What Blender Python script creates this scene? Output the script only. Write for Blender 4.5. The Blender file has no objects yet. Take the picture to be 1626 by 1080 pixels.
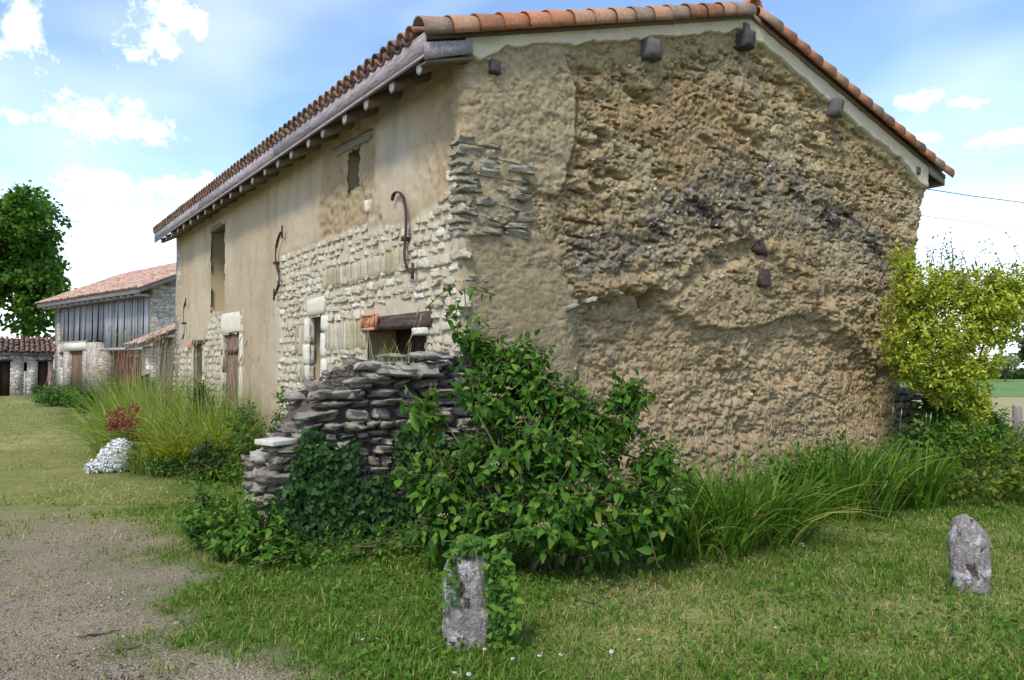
import bpy, math, random
import numpy as np
from mathutils import Matrix, Vector
random.seed(7)
rng = np.random.default_rng(11)
SC = bpy.context.scene
C = SC.collection

# ------------------------------------------------------------------ camera, sky, sun, exposure
YAW = math.radians(34.2)
CAM = Vector((-4.137, -7.10, 1.60))
cd = bpy.data.cameras.new('camera'); cam = bpy.data.objects.new('camera', cd); C.objects.link(cam)
cd.sensor_width = 36.0; cd.lens = 36.0 * 1225 / 1626; cd.clip_end = 2000; cd.clip_start = 0.05
cam.location = CAM
cam.rotation_euler = (math.radians(90) + math.atan2(40, 1225), 0, -YAW)
SC.camera = cam
FWD = np.array([math.sin(YAW), math.cos(YAW)]); RGT = np.array([math.cos(YAW), -math.sin(YAW)])

SUN_EL = math.radians(50)
SUN_AZ = math.radians(-122)            # clockwise from +Y
sun_vec = Vector((math.sin(SUN_AZ) * math.cos(SUN_EL), math.cos(SUN_AZ) * math.cos(SUN_EL), math.sin(SUN_EL)))
sd = bpy.data.lights.new('sun', 'SUN'); sun = bpy.data.objects.new('sun', sd); C.objects.link(sun)
sd.energy = 2.0; sd.angle = math.radians(12); sd.color = (1.0, 0.92, 0.79)
sun.rotation_euler = sun_vec.to_track_quat('Z', 'Y').to_euler()

SC.view_settings.view_transform = 'Standard'; SC.view_settings.look = 'None'
SC.view_settings.exposure = 0.82; SC.view_settings.gamma = 1.0
SC.view_settings.use_curve_mapping = False

W = bpy.data.worlds.new('World'); SC.world = W; W.use_nodes = True
def build_world():
    nt = W.node_tree; N = nt.nodes; L = nt.links; N.clear()
    out = N.new('ShaderNodeOutputWorld'); bg = N.new('ShaderNodeBackground'); bg.inputs[1].default_value = 0.15
    sky = N.new('ShaderNodeTexSky'); sky.sky_type = 'NISHITA'; sky.sun_disc = False
    sky.sun_elevation = SUN_EL; sky.sun_rotation = SUN_AZ
    sky.air_density = 1.0; sky.dust_density = .4; sky.ozone_density = 3.0; sky.altitude = 100
    tc = N.new('ShaderNodeTexCoord')
    def M(op, a, b=None, c=None):
        n = N.new('ShaderNodeMath'); n.operation = op
        for i, v in enumerate((a, b, c)):
            if v is None: continue
            if isinstance(v, (int, float)): n.inputs[i].default_value = v
            else: L.new(v, n.inputs[i])
        return n.outputs[0]
    def dot(vec):
        n = N.new('ShaderNodeVectorMath'); n.operation = 'DOT_PRODUCT'
        L.new(tc.outputs['Generated'], n.inputs[0]); n.inputs[1].default_value = vec
        return n.outputs['Value']
    # detail noise of the clouds, in the direction sphere
    nz = N.new('ShaderNodeTexNoise'); nz.inputs['Scale'].default_value = 9.0; nz.inputs['Detail'].default_value = 9
    nz.inputs['Roughness'].default_value = 0.7; L.new(tc.outputs['Generated'], nz.inputs['Vector'])
    nb = N.new('ShaderNodeTexNoise'); nb.inputs['Scale'].default_value = 2.3; nb.inputs['Detail'].default_value = 3
    mp = N.new('ShaderNodeMapping'); mp.inputs['Scale'].default_value = (1, 1, 2.2); mp.inputs['Location'].default_value = (3.1, 1.7, .4)
    L.new(tc.outputs['Generated'], mp.inputs[0]); L.new(mp.outputs[0], nb.inputs['Vector'])
    # cumulus: azimuth (deg, clockwise from +Y), elevation, half width, half height
    cl = [(8.6, 21.4, 2.6, 2.3), (10.4, 22.6, 3.0, 1.6), (1.3, 20.8, 2.3, 2.6), (6.6, 15.5, 4.4, 1.9), (1.2, 15.3, 2.0, .7), (10.5, 12.0, 6, 1.8),
          (61.9, 17.0, 2.3, 1.0), (65.2, 16.4, 1.9, .7), (62.5, 14.6, 2.6, .5), (67.5, 14.0, 3.0, .6)]
    acc = None
    for az, el, a, b in cl:
        az, el = math.radians(az), math.radians(el)
        c = Vector((math.sin(az) * math.cos(el), math.cos(az) * math.cos(el), math.sin(el)))
        r = Vector((math.cos(az), -math.sin(az), 0)); u = r.cross(c)
        p = M('DIVIDE', dot(r), math.sin(math.radians(a))); q = M('DIVIDE', dot(u), math.sin(math.radians(b)))
        d = M('SQRT', M('ADD', M('MULTIPLY', p, p), M('MULTIPLY', q, q)))
        v = M('SUBTRACT', 1.0, d)
        v = M('SUBTRACT', v, M('MULTIPLY', M('LESS_THAN', dot(c), 0.2), 50.0))
        acc = v if acc is None else M('MAXIMUM', acc, v)
    f = M('ADD', acc, M('MULTIPLY', M('SUBTRACT', nz.outputs['Fac'], 0.53), 5.0))
    mr = N.new('ShaderNodeMapRange'); mr.interpolation_type = 'SMOOTHSTEP'
    mr.inputs[1].default_value = -0.1; mr.inputs[2].default_value = 1.0; L.new(f, mr.inputs[0])
    # thin high haze everywhere
    hz = N.new('ShaderNodeMapRange'); hz.inputs[1].default_value = 0.46; hz.inputs[2].default_value = 0.8
    hz.inputs[4].default_value = 0.4; L.new(nb.outputs['Fac'], hz.inputs[0])
    # milky air low over the horizon, all the way round
    sep = N.new('ShaderNodeSeparateXYZ'); L.new(tc.outputs['Generated'], sep.inputs[0])
    hr = N.new('ShaderNodeMapRange'); hr.interpolation_type = 'SMOOTHSTEP'
    hr.inputs[1].default_value = 0.27; hr.inputs[2].default_value = 0.03; hr.inputs[3].default_value = 0.0; hr.inputs[4].default_value = 0.8
    L.new(sep.outputs['Z'], hr.inputs[0])
    fac = M('MAXIMUM', mr.outputs[0], M('MAXIMUM', hz.outputs[0], hr.outputs[0]))
    mx = N.new('ShaderNodeMix'); mx.data_type = 'RGBA'
    L.new(fac, mx.inputs['Factor']); L.new(sky.outputs[0], mx.inputs['A'])
    mx.inputs['B'].default_value = (7.6, 7.9, 8.2, 1)
    L.new(mx.outputs['Result'], bg.inputs[0]); L.new(bg.outputs[0], out.inputs[0])
build_world()
SC.cycles.max_bounces = 6; SC.cycles.diffuse_bounces = 3; SC.cycles.glossy_bounces = 2; SC.cycles.transmission_bounces = 4; SC.cycles.transparent_max_bounces = 4

# ------------------------------------------------------------------ numpy noise
def h2(ix, iy, seed):
    n = (ix.astype(np.int64) * 374761393 + iy.astype(np.int64) * 668265263 + seed * 2147483647) & 0xffffffff
    n = ((n ^ (n >> 13)) * 1274126177) & 0xffffffff
    n = ((n ^ (n >> 16)) * 2246822519) & 0xffffffff
    return ((n ^ (n >> 15)) & 0xffffff) / float(0xffffff)
def vn(x, y, seed=0):
    x = np.asarray(x, float); y = np.asarray(y, float)
    ix = np.floor(x); iy = np.floor(y); fx = x - ix; fy = y - iy
    fx = fx * fx * fx * (fx * (fx * 6 - 15) + 10); fy = fy * fy * fy * (fy * (fy * 6 - 15) + 10)
    ix = ix.astype(np.int64); iy = iy.astype(np.int64)
    a = h2(ix, iy, seed); b = h2(ix + 1, iy, seed); c = h2(ix, iy + 1, seed); d = h2(ix + 1, iy + 1, seed)
    return (a * (1 - fx) + b * fx) * (1 - fy) + (c * (1 - fx) + d * fx) * fy
def fbm(x, y, seed=0, o=4, g=.5):
    s = 0; a = 1; t = 0
    ca, sa = math.cos(.6), math.sin(.6)
    for i in range(o):
        s = s + a * vn(x, y, seed + i * 17); t += a; a *= g
        x, y = (x * ca - y * sa) * 2.03 + 5.3, (x * sa + y * ca) * 2.03 + 9.1
    return s / t
def worley(x, y, seed=0):
    ix = np.floor(x).astype(np.int64); iy = np.floor(y).astype(np.int64)
    f1 = np.full(np.shape(x), 9.0); f2 = f1.copy()
    for dx in (-1, 0, 1):
        for dy in (-1, 0, 1):
            px = ix + dx + h2(ix + dx, iy + dy, seed); py = iy + dy + h2(ix + dx, iy + dy, seed + 91)
            d = np.hypot(px - x, py - y)
            f2 = np.minimum(np.maximum(f1, d), f2); f1 = np.minimum(f1, d)
    return f1, f2
def sst(a, b, x):
    t = np.clip((x - a) / (b - a), 0, 1); return t * t * (3 - 2 * t)
def polysd(x, y, P):          # signed distance to a polygon, positive inside
    P = np.array(P, float); d = np.full(np.shape(x), 1e9); ins = np.zeros(np.shape(x), bool)
    for i in range(len(P)):
        a = P[i]; b = P[(i + 1) % len(P)]; e = b - a
        t = np.clip(((x - a[0]) * e[0] + (y - a[1]) * e[1]) / (e @ e), 0, 1)
        d = np.minimum(d, np.hypot(x - a[0] - t * e[0], y - a[1] - t * e[1]))
        c = ((a[1] > y) != (b[1] > y)) & (x < (b[0] - a[0]) * (y - a[1]) / (b[1] - a[1] + 1e-12) + a[0])
        ins ^= c
    return np.where(ins, d, -d)

# ------------------------------------------------------------------ mesh helpers
def mesh(name, V, Fs, smooth=False, col=None):
    """V (n,3); Fs = array (m,k) or list of such arrays"""
    me = bpy.data.meshes.new(name); V = np.asarray(V, np.float32)
    if not isinstance(Fs, (list, tuple)): Fs = [Fs]
    Fs = [np.asarray(f, np.int32) for f in Fs if len(f)]
    loops = np.concatenate([f.ravel() for f in Fs]); tot = np.concatenate([np.full(len(f), f.shape[1], np.int32) for f in Fs])
    st = np.concatenate([[0], np.cumsum(tot)[:-1]]).astype(np.int32)
    me.vertices.add(len(V)); me.vertices.foreach_set('co', V.ravel())
    me.loops.add(len(loops)); me.loops.foreach_set('vertex_index', loops)
    me.polygons.add(len(tot)); me.polygons.foreach_set('loop_start', st)
    me.update(calc_edges=True)
    if smooth: me.polygons.foreach_set('use_smooth', np.ones(len(tot), bool))
    if col is not None:
        ca = me.color_attributes.new('col', 'FLOAT_COLOR', 'POINT')
        c4 = np.ones((len(V), 4), np.float32); c4[:, :3] = np.clip(col, 0, 1); ca.data.foreach_set('color', c4.ravel())
    return me
def obj(name, me, mat=None, parent=None, loc=(0, 0, 0), rot=(0, 0, 0), scale=(1, 1, 1), mw=None):
    o = bpy.data.objects.new(name, me); C.objects.link(o)
    if me is not None and mat is not None:
        if not me.materials: me.materials.append(mat)
        elif me.materials[0] != mat: o.material_slots[0].link = 'OBJECT'; o.material_slots[0].material = mat
    if parent is not None: o.parent = parent
    if mw is not None: o.matrix_local = mw
    else: o.location = loc; o.rotation_euler = rot; o.scale = scale
    return o
def tag(o, label, cat, group=None, kind=None):
    o['label'] = label; o['category'] = cat
    if group: o['group'] = group
    if kind: o['kind'] = kind
    return o
def empty(name, loc, label, cat, group=None, rz=0):
    o = bpy.data.objects.new(name, None); C.objects.link(o); o.location = loc; o.rotation_euler = (0, 0, rz); o.empty_display_size = .1
    return tag(o, label, cat, group)
def struct(o): o['kind'] = 'structure'; return o
def stuff(o): o['kind'] = 'stuff'; return o
BOXF = np.array([[0, 3, 2, 1], [4, 5, 6, 7], [0, 1, 5, 4], [1, 2, 6, 5], [2, 3, 7, 6], [3, 0, 4, 7]])
def boxV(x0, x1, y0, y1, z0, z1):
    return np.array([[x0, y0, z0], [x1, y0, z0], [x1, y1, z0], [x0, y1, z0], [x0, y0, z1], [x1, y0, z1], [x1, y1, z1], [x0, y1, z1]], float)
def boxes(name, L):
    V = []; Fs = []
    for i, b in enumerate(L): V.append(boxV(*b)); Fs.append(BOXF + 8 * i)
    return mesh(name, np.concatenate(V), np.concatenate(Fs))
def cubegrid(n):
    """unit cube [-.5,.5] surface with n cells a side, shared verts"""
    idx = {}; V = []; Fs = []
    def v(p):
        k = tuple(int(round(c * n)) for c in p)
        if k not in idx: idx[k] = len(V); V.append([k[0] / n - .5, k[1] / n - .5, k[2] / n - .5])
        return idx[k]
    for ax in range(3):
        for sgn in (0, 1):
            for i in range(n):
                for j in range(n):
                    q = []
                    for (a, b) in ((0, 0), (1, 0), (1, 1), (0, 1)):
                        p = [0, 0, 0]; p[ax] = sgn; p[(ax + 1) % 3] = (i + a) / n; p[(ax + 2) % 3] = (j + b) / n; q.append(v(p))
                    Fs.append(q if sgn else q[::-1])
    return np.array(V), np.array(Fs)
def rough_stone(seed, n=3, rnd=.35, amp=.1, taper=.15):
    V, Fs = cubegrid(n); r = np.random.default_rng(seed)
    # round the box a little, then break its planes
    L = np.linalg.norm(V, axis=1, keepdims=True); S = V / np.maximum(L, 1e-6) * .62
    V = V * (1 - rnd) + S * rnd
    T = np.eye(3) + r.normal(0, taper, (3, 3)) * (1 - np.eye(3)) * np.array([1, 1, 1])
    V = V @ T.T + r.normal(0, amp, V.shape) * .5
    V /= (V.max(0) - V.min(0)); V -= (V.max(0) + V.min(0)) / 2
    return V, Fs
def tubeV(P, R, k=6, flat=1.0):
    P = np.asarray(P, float); n = len(P); R = np.broadcast_to(np.asarray(R, float), (n,))
    T = np.gradient(P, axis=0); T /= np.linalg.norm(T, axis=1, keepdims=True) + 1e-9
    up = np.where(np.abs(T[:, 2:3]) > .9, np.array([[1., 0, 0]]), np.array([[0, 0, 1.]]))
    A = np.cross(T, up); A /= np.linalg.norm(A, axis=1, keepdims=True) + 1e-9; B = np.cross(A, T)
    th = np.arange(k) / k * 2 * np.pi
    V = (P[:, None] + R[:, None, None] * (np.cos(th)[None, :, None] * A[:, None] + flat * np.sin(th)[None, :, None] * B[:, None])).reshape(-1, 3)
    Fs = [[i * k + j, i * k + (j + 1) % k, (i + 1) * k + (j + 1) % k, (i + 1) * k + j] for i in range(n - 1) for j in range(k)]
    V = np.concatenate([V, P[:1], P[-1:]]); c0 = n * k
    T3 = [[c0, (j + 1) % k, j] for j in range(k)] + [[c0 + 1, (n - 1) * k + j, (n - 1) * k + (j + 1) % k] for j in range(k)]
    return V, np.array(Fs), np.array(T3)
def tubes(name, L, smooth=True):
    V = []; Q = []; T = []; o = 0
    for a in L:
        v, q, t = tubeV(*a); V.append(v); Q.append(q + o); T.append(t + o); o += len(v)
    return mesh(name, np.concatenate(V), [np.concatenate(Q), np.concatenate(T)], smooth)
def inst(tv, tf, MX, loc):
    """template verts (n,3), faces (m,k), matrices (N,3,3), locations (N,3) -> joined arrays"""
    N = len(MX); V = np.einsum('nij,kj->nki', MX, tv) + loc[:, None, :]
    Fs = (tf[None] + (np.arange(N) * len(tv))[:, None, None]).reshape(-1, tf.shape[1])
    return V.reshape(-1, 3), Fs
def norm(v): return v / (np.linalg.norm(v, axis=-1, keepdims=True) + 1e-9)
def frames(t, n, size, width=1.0):
    """columns: side, along, normal"""
    t = norm(t); n = norm(n - t * (t * n).sum(-1, keepdims=True)); b = np.cross(t, n)
    s = np.asarray(size, float).reshape(-1, 1)
    return np.stack([b * s * width, t * s, n * s], axis=2)
def m4(m3, loc):
    M = Matrix.Identity(4)
    for i in range(3):
        for j in range(3): M[i][j] = float(m3[i, j])
        M[i][3] = float(loc[i])
    return M
def cw(lat, dep, z=0.0):     # metres right of / ahead of the photographer's spot -> world
    p = np.array([CAM.x, CAM.y]) + FWD * dep + RGT * lat
    return np.array([p[0], p[1], z])

# ------------------------------------------------------------------ materials
class NT:
    def __init__(s, name):
        s.m = bpy.data.materials.new(name); s.m.use_nodes = True; s.t = s.m.node_tree; s.N = s.t.nodes; s.L = s.t.links
        s.b = s.N['Principled BSDF']; s.out = s.N['Material Output']
        s.pos = s.N.new('ShaderNodeNewGeometry').outputs['Position']
    def new(s, k): return s.N.new(k)
    def put(s, v, sock):
        if hasattr(v, 'links'): s.L.new(v, sock)
        else: sock.default_value = v if not (isinstance(v, tuple) and len(v) == 3 and sock.type == 'RGBA') else (*v, 1)
    def noise(s, scale, detail=4, rough=.55, vec=None, stretch=None, dist=0):
        n = s.new('ShaderNodeTexNoise'); n.inputs['Scale'].default_value = scale; n.inputs['Detail'].default_value = min(detail, 4) if scale >= 20 else detail; n.inputs['Roughness'].default_value = rough
        n.inputs['Distortion'].default_value = dist
        v = vec or s.pos
        if stretch:
            mp = s.new('ShaderNodeMapping'); mp.inputs['Scale'].default_value = stretch; s.L.new(v, mp.inputs[0]); v = mp.outputs[0]
        s.L.new(v, n.inputs['Vector']); return n.outputs['Fac']
    def math(s, op, a, b=0.0):
        n = s.new('ShaderNodeMath'); n.operation = op; s.put(a, n.inputs[0]); s.put(b, n.inputs[1]); return n.outputs[0]
    def rng(s, v, a, b, c=0., d=1.):
        n = s.new('ShaderNodeMapRange'); s.put(v, n.inputs[0])
        for i, q in enumerate((a, b, c, d)): n.inputs[i + 1].default_value = q
        return n.outputs[0]
    def ramp(s, v, stops):
        n = s.new('ShaderNodeValToRGB'); e = n.color_ramp.elements
        while len(e) < len(stops): e.new(.5)
        for q, (p, c) in zip(e, stops): q.position = p; q.color = (*c, 1)
        s.put(v, n.inputs[0]); return n.outputs[0]
    def mix(s, f, a, b, mode='MIX'):
        n = s.new('ShaderNodeMix'); n.data_type = 'RGBA'; n.blend_type = mode
        s.put(f, n.inputs['Factor']); s.put(a, n.inputs['A']); s.put(b, n.inputs['B']); return n.outputs['Result']
    def attr(s, name='col'):
        n = s.new('ShaderNodeAttribute'); n.attribute_name = name; return n.outputs['Color']
    def rand(s):
        o = s.new('ShaderNodeObjectInfo').outputs['Random']; g = s.N.new('ShaderNodeNewGeometry').outputs['Random Per Island']
        return s.math('FRACT', s.math('ADD', o, g))
    def bump(s, h, st=.4, dist=.02):
        n = s.new('ShaderNodeBump'); n.inputs['Strength'].default_value = st; n.inputs['Distance'].default_value = dist
        s.L.new(h, n.inputs['Height']); s.L.new(n.outputs[0], s.b.inputs['Normal']); return n.outputs[0]
    def fin(s, col, rough=.85, spec=.25):
        s.put(col, s.b.inputs['Base Color']); s.put(rough, s.b.inputs['Roughness']); s.b.inputs['Specular IOR Level'].default_value = spec; return s.m

def m_attr(name, nscale=40, lo=.72, hi=1.25, bs=.5, bd=.012, bscale=70, rough=.92):
    s = NT(name); c = s.attr(); f = s.rng(s.noise(nscale, 6, .7), .25, .75, lo, hi)
    g = s.new('ShaderNodeCombineColor')
    for i in range(3): s.L.new(f, g.inputs[i])
    col = s.mix(1.0, c, g.outputs[0], 'MULTIPLY')
    s.bump(s.noise(bscale, 6, .7), bs, bd); return s.fin(col, rough, .15)
def m_var(name, stops, nscale, rough=.8, bs=.4, bd=.01, bscale=60, stretch=None, rnd=.5, spec=.25, bright=.25):
    """colour from world noise shifted per piece"""
    s = NT(name); r = s.rand()
    v = s.math('ADD', s.math('MULTIPLY', s.noise(nscale, 5, .6, stretch=stretch), 1 - rnd), s.math('MULTIPLY', r, rnd))
    c = s.ramp(v, stops)
    n2 = s.rng(s.noise(nscale * 4.7, 5, .7, stretch=stretch), .3, .7, 1 - bright, 1 + bright)
    g = s.new('ShaderNodeCombineColor')
    for i in range(3): s.L.new(n2, g.inputs[i])
    c = s.mix(1.0, c, g.outputs[0], 'MULTIPLY')
    s.bump(s.noise(bscale, 6, .65, stretch=stretch), bs, bd); return s.fin(c, rough, spec)
def m_leaf(name, stops, transl=.35, rough=.55, spec=.12, tcol=(1.25, 1.3, .6), nscale=0):
    s = NT(name); c = s.ramp(s.rand(), stops)
    tr = s.new('ShaderNodeBsdfTranslucent'); s.put(s.mix(1.0, c, (*tcol, 1), 'MULTIPLY'), tr.inputs['Color'])
    mx = s.new('ShaderNodeMixShader'); mx.inputs[0].default_value = transl
    s.fin(c, rough, spec); s.L.new(s.b.outputs[0], mx.inputs[1]); s.L.new(tr.outputs[0], mx.inputs[2]); s.L.new(mx.outputs[0], s.out.inputs[0]); return s.m

MT = {}
MT['cob'] = m_attr('cob_earth', 55, .7, 1.28, .8, .014, 90)
MT['plaster'] = m_attr('lime_plaster', 45, .84, 1.14, .55, .006, 110)
def stone_mat(name, stops, lich=(.62, .62, .6), lf=.5, dark=(.07, .065, .06), rnd=.55, orange=False):
    s = NT(name); r = s.rand()
    v = s.math('ADD', s.math('MULTIPLY', s.noise(9, 5, .6), 1 - rnd), s.math('MULTIPLY', r, rnd))
    c = s.ramp(v, stops)
    c = s.mix(s.rng(s.noise(26, 6, .7), .54, .66, 0, lf), c, (*lich, 1))
    c = s.mix(s.rng(s.noise(17, 6, .75, stretch=(1, 1, 1.7)), .56, .7, 0, .75), c, (*dark, 1))
    if orange: c = s.mix(s.rng(s.noise(5.5, 4, .6), .66, .7, 0, .8), c, (.42, .2, .03, 1))
    h = s.math('ADD', s.noise(24, 7, .7), s.math('MULTIPLY', s.noise(90, 4, .7), .35))
    s.bump(h, .9, .02); return s.fin(c, .9, .2)
MT['limestone'] = stone_mat('limestone', [(.1, (.4, .345, .25)), (.35, (.52, .465, .365)), (.5, (.47, .395, .265)), (.68, (.58, .535, .445)), (.92, (.66, .63, .56))], lf=.3, lich=(.62, .6, .56), dark=(.27, .25, .22))
MT['yellowstone'] = stone_mat('yellow_limestone', [(.2, (.36, .3, .19)), (.5, (.45, .385, .25)), (.8, (.52, .46, .33))], lf=.3, dark=(.2, .18, .14))
MT['quoin'] = stone_mat('quoin_stone', [(.2, (.2, .175, .13)), (.5, (.3, .265, .2)), (.8, (.38, .35, .28))], lf=.35, dark=(.09, .085, .08))
MT['drystone'] = stone_mat('dry_stone', [(.15, (.14, .122, .1)), (.4, (.24, .215, .175)), (.6, (.33, .3, .25)), (.9, (.44, .42, .38))], lf=.6, lich=(.42, .41, .38), dark=(.05, .045, .04), orange=True)
def stand_mat():
    s = NT('lichen_stone'); c = s.ramp(s.noise(30, 6, .75), [(.3, (.15, .125, .11)), (.5, (.29, .26, .245)), (.7, (.4, .375, .36))])
    c = s.mix(s.rng(s.noise(11, 7, .75), .52, .58, 0, .85), c, (.6, .6, .61, 1))
    c = s.mix(s.rng(s.noise(9, 6, .7, stretch=(1.2, 1.2, .8)), .57, .62, 0, .9), c, (.055, .032, .024, 1))
    c = s.mix(s.rng(s.noise(60, 3, .6), .64, .7, 0, .8), c, (.06, .05, .045, 1))
    s.bump(s.math('ADD', s.noise(22, 8, .75), s.math('MULTIPLY', s.noise(70, 4, .7), .5)), 1.0, .03); return s.fin(c, .95, .15)
MT['stand'] = stand_mat()
MT['dressed'] = m_var('dressed_stone', [(.2, (.5, .46, .37)), (.6, (.64, .6, .5)), (.9, (.7, .68, .6))], 5, .9, .5, .008, 50, bright=.18)
MT['rubble'] = m_var('wall_top_earth', [(.3, (.055, .045, .038)), (.55, (.12, .1, .085)), (.8, (.2, .175, .15))], 14, .95, .9, .03, 30, rnd=.1)
MT['wood'] = m_var('weathered_wood', [(.2, (.12, .1, .09)), (.5, (.2, .175, .165)), (.8, (.28, .25, .24))], 6, .85, .5, .008, 40, stretch=(8, 1, 8), bright=.3)
MT['purlin'] = m_var('old_grey_timber', [(.2, (.06, .055, .055)), (.5, (.11, .1, .1)), (.8, (.17, .16, .16))], 9, .9, .7, .012, 45, stretch=(5, 1, 5), bright=.4)
MT['fascia'] = m_var('painted_fascia', [(.3, (.15, .115, .11)), (.48, (.29, .25, .255)), (.75, (.42, .38, .395))], 5.5, .85, .6, .006, 30, stretch=(9, .7, 6), rnd=.05, bright=.4)
MT['rafter'] = m_var('rafter_wood', [(.2, (.1, .075, .05)), (.5, (.17, .13, .09)), (.8, (.24, .19, .14))], 7, .85, .5, .01, 40, stretch=(1, 6, 6), bright=.3)
MT['raftend'] = m_var('cut_wood_end', [(.2, (.36, .34, .35)), (.8, (.52, .5, .5))], 9, .85, .3, .004, 60)
MT['lintel'] = m_var('dark_lintel', [(.2, (.035, .02, .018)), (.5, (.075, .045, .038)), (.8, (.17, .14, .13))], 5, .8, .6, .008, 50, stretch=(6, 1, 6), rnd=.1)
MT['iron'] = m_var('rusty_iron', [(.2, (.03, .018, .018)), (.5, (.06, .033, .032)), (.8, (.11, .055, .04))], 12, .7, .5, .003, 80, rnd=.1)
MT['tile'] = m_var('terracotta_tile', [(.14, (.17, .1, .07)), (.32, (.38, .16, .085)), (.5, (.46, .19, .1)), (.64, (.42, .24, .15)), (.78, (.27, .19, .14)), (.92, (.16, .14, .11))], 7, .85, .4, .006, 60, rnd=.62, bright=.28)
MT['oldtile'] = m_var('weathered_tile', [(.12, (.09, .065, .052)), (.4, (.19, .11, .08)), (.65, (.26, .155, .11)), (.9, (.17, .145, .12))], 5, .9, .4, .006, 60, rnd=.6, bright=.3)
MT['barntile'] = m_var('barn_tile', [(.12, (.3, .19, .14)), (.4, (.45, .27, .2)), (.65, (.52, .36, .28)), (.9, (.42, .35, .28))], 3, .9, .3, .006, 60, rnd=.6, bright=.2)
MT['plaque'] = m_var('terracotta_plaque', [(.3, (.42, .17, .09)), (.7, (.52, .24, .14))], 20, .8, .2, .003, 80)
MT['door'] = m_var('brown_door', [(.2, (.1, .055, .035)), (.5, (.17, .1, .065)), (.8, (.24, .16, .11))], 5, .7, .4, .004, 40, stretch=(9, 9, .6), rnd=.2)
MT['darkdoor'] = m_var('dark_door', [(.3, (.04, .018, .014)), (.8, (.075, .035, .025))], 5, .7, .4, .004, 40, stretch=(9, 9, .6), rnd=.2)
MT['gate'] = m_var('red_brown_gate', [(.2, (.2, .075, .05)), (.5, (.27, .11, .075)), (.8, (.33, .16, .11))], 3, .75, .3, .004, 30, stretch=(9, 9, .5), rnd=.4)
MT['board'] = m_var('grey_board', [(.1, (.2, .195, .21)), (.4, (.33, .325, .355)), (.7, (.43, .425, .46)), (.95, (.5, .5, .54))], 2.2, .85, .4, .006, 30, stretch=(9, 9, .5), rnd=.5)
MT['dim'] = m_var('interior_shade', [(.3, (.03, .026, .022)), (.7, (.05, .044, .036))], 4, .95)  # near-black colour standing in for the shade of unlit rooms
MT['slab'] = m_var('pale_slab', [(.3, (.5, .46, .4)), (.7, (.6, .56, .5))], 14, .85, .3, .003, 90, rnd=.1, bright=.1)
MT['post'] = m_var('grey_post', [(.2, (.2, .18, .17)), (.6, (.32, .29, .27)), (.9, (.4, .37, .35))], 7, .9, .5, .006, 40, stretch=(8, 8, 1), rnd=.2)
def rubble_wall_mat():
    s = NT('far_rubble_masonry'); v = s.new('ShaderNodeTexVoronoi'); v.feature = 'DISTANCE_TO_EDGE'; v.inputs['Scale'].default_value = 3.6
    mp = s.new('ShaderNodeMapping'); mp.inputs['Scale'].default_value = (1, 1, 2.1); s.L.new(s.pos, mp.inputs[0]); s.L.new(mp.outputs[0], v.inputs['Vector'])
    v2 = s.new('ShaderNodeTexVoronoi'); v2.inputs['Scale'].default_value = 3.6; s.L.new(mp.outputs[0], v2.inputs['Vector'])
    sp = s.new('ShaderNodeSeparateColor'); s.L.new(v2.outputs['Color'], sp.inputs[0])
    c = s.ramp(sp.outputs[0], [(.1, (.4, .34, .28)), (.5, (.52, .47, .41)), (.9, (.62, .58, .54))])
    c = s.mix(s.rng(v.outputs['Distance'], .02, .09, .8, 0), c, (.36, .31, .25, 1))
    s.bump(s.rng(v.outputs['Distance'], 0, .12), .8, .04); return s.fin(c, .92, .15)
MT['masonry'] = rubble_wall_mat()
MT['bark'] = m_var('bark', [(.2, (.06, .045, .035)), (.6, (.12, .095, .075)), (.9, (.18, .15, .12))], 9, .95, .7, .012, 30, stretch=(4, 4, 1), rnd=.1)
MT['stem'] = m_var('green_stem', [(.2, (.07, .06, .035)), (.8, (.13, .12, .06))], 9, .8, .2, .003, 60)
MT['dogwood'] = m_leaf('dogwood_leaf', [(.0, (.026, .085, .008)), (.3, (.045, .13, .012)), (.65, (.08, .19, .018)), (.93, (.14, .27, .03)), (1, (.24, .27, .05))], .38, .5, .16)
MT['golden'] = m_leaf('golden_leaf', [(0, (.15, .24, .02)), (.35, (.32, .4, .04)), (.7, (.5, .53, .07)), (1, (.64, .61, .14))], .4, .5, .12, (1.1, 1.1, .5))
MT['goldlow'] = m_leaf('yellowish_weed_leaf', [(0, (.05, .11, .015)), (.5, (.1, .17, .02)), (1, (.26, .27, .03))], .35, .5)
MT['ivy'] = m_leaf('ivy_leaf', [(0, (.012, .042, .008)), (.5, (.024, .068, .012)), (1, (.05, .115, .02))], .18, .5, .2)
MT['ivylight'] = m_leaf('young_ivy_leaf', [(0, (.03, .085, .016)), (.6, (.075, .16, .025)), (1, (.13, .22, .03))], .3, .45)
MT['weed'] = m_leaf('weed_leaf', [(0, (.035, .1, .01)), (.5, (.075, .175, .018)), (1, (.14, .25, .03))], .32, .5)
MT['daylily'] = m_leaf('strap_leaf', [(0, (.035, .1, .01)), (.45, (.075, .17, .016)), (.88, (.15, .25, .03)), (1, (.38, .33, .12))], .35, .45)
MT['reed'] = m_leaf('tall_grass_blade', [(0, (.12, .2, .03)), (.5, (.24, .33, .06)), (.85, (.38, .42, .12)), (1, (.54, .5, .24))], .42, .5)
MT['yreed'] = m_leaf('yellow_strap_leaf', [(0, (.1, .15, .015)), (.5, (.24, .27, .02)), (1, (.42, .36, .03))], .42, .45)
MT['grass'] = m_leaf('lawn_blade', [(0, (.05, .13, .012)), (.45, (.1, .2, .02)), (.8, (.17, .27, .035)), (.92, (.3, .29, .09)), (1, (.42, .36, .17))], .32, .55)
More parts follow.
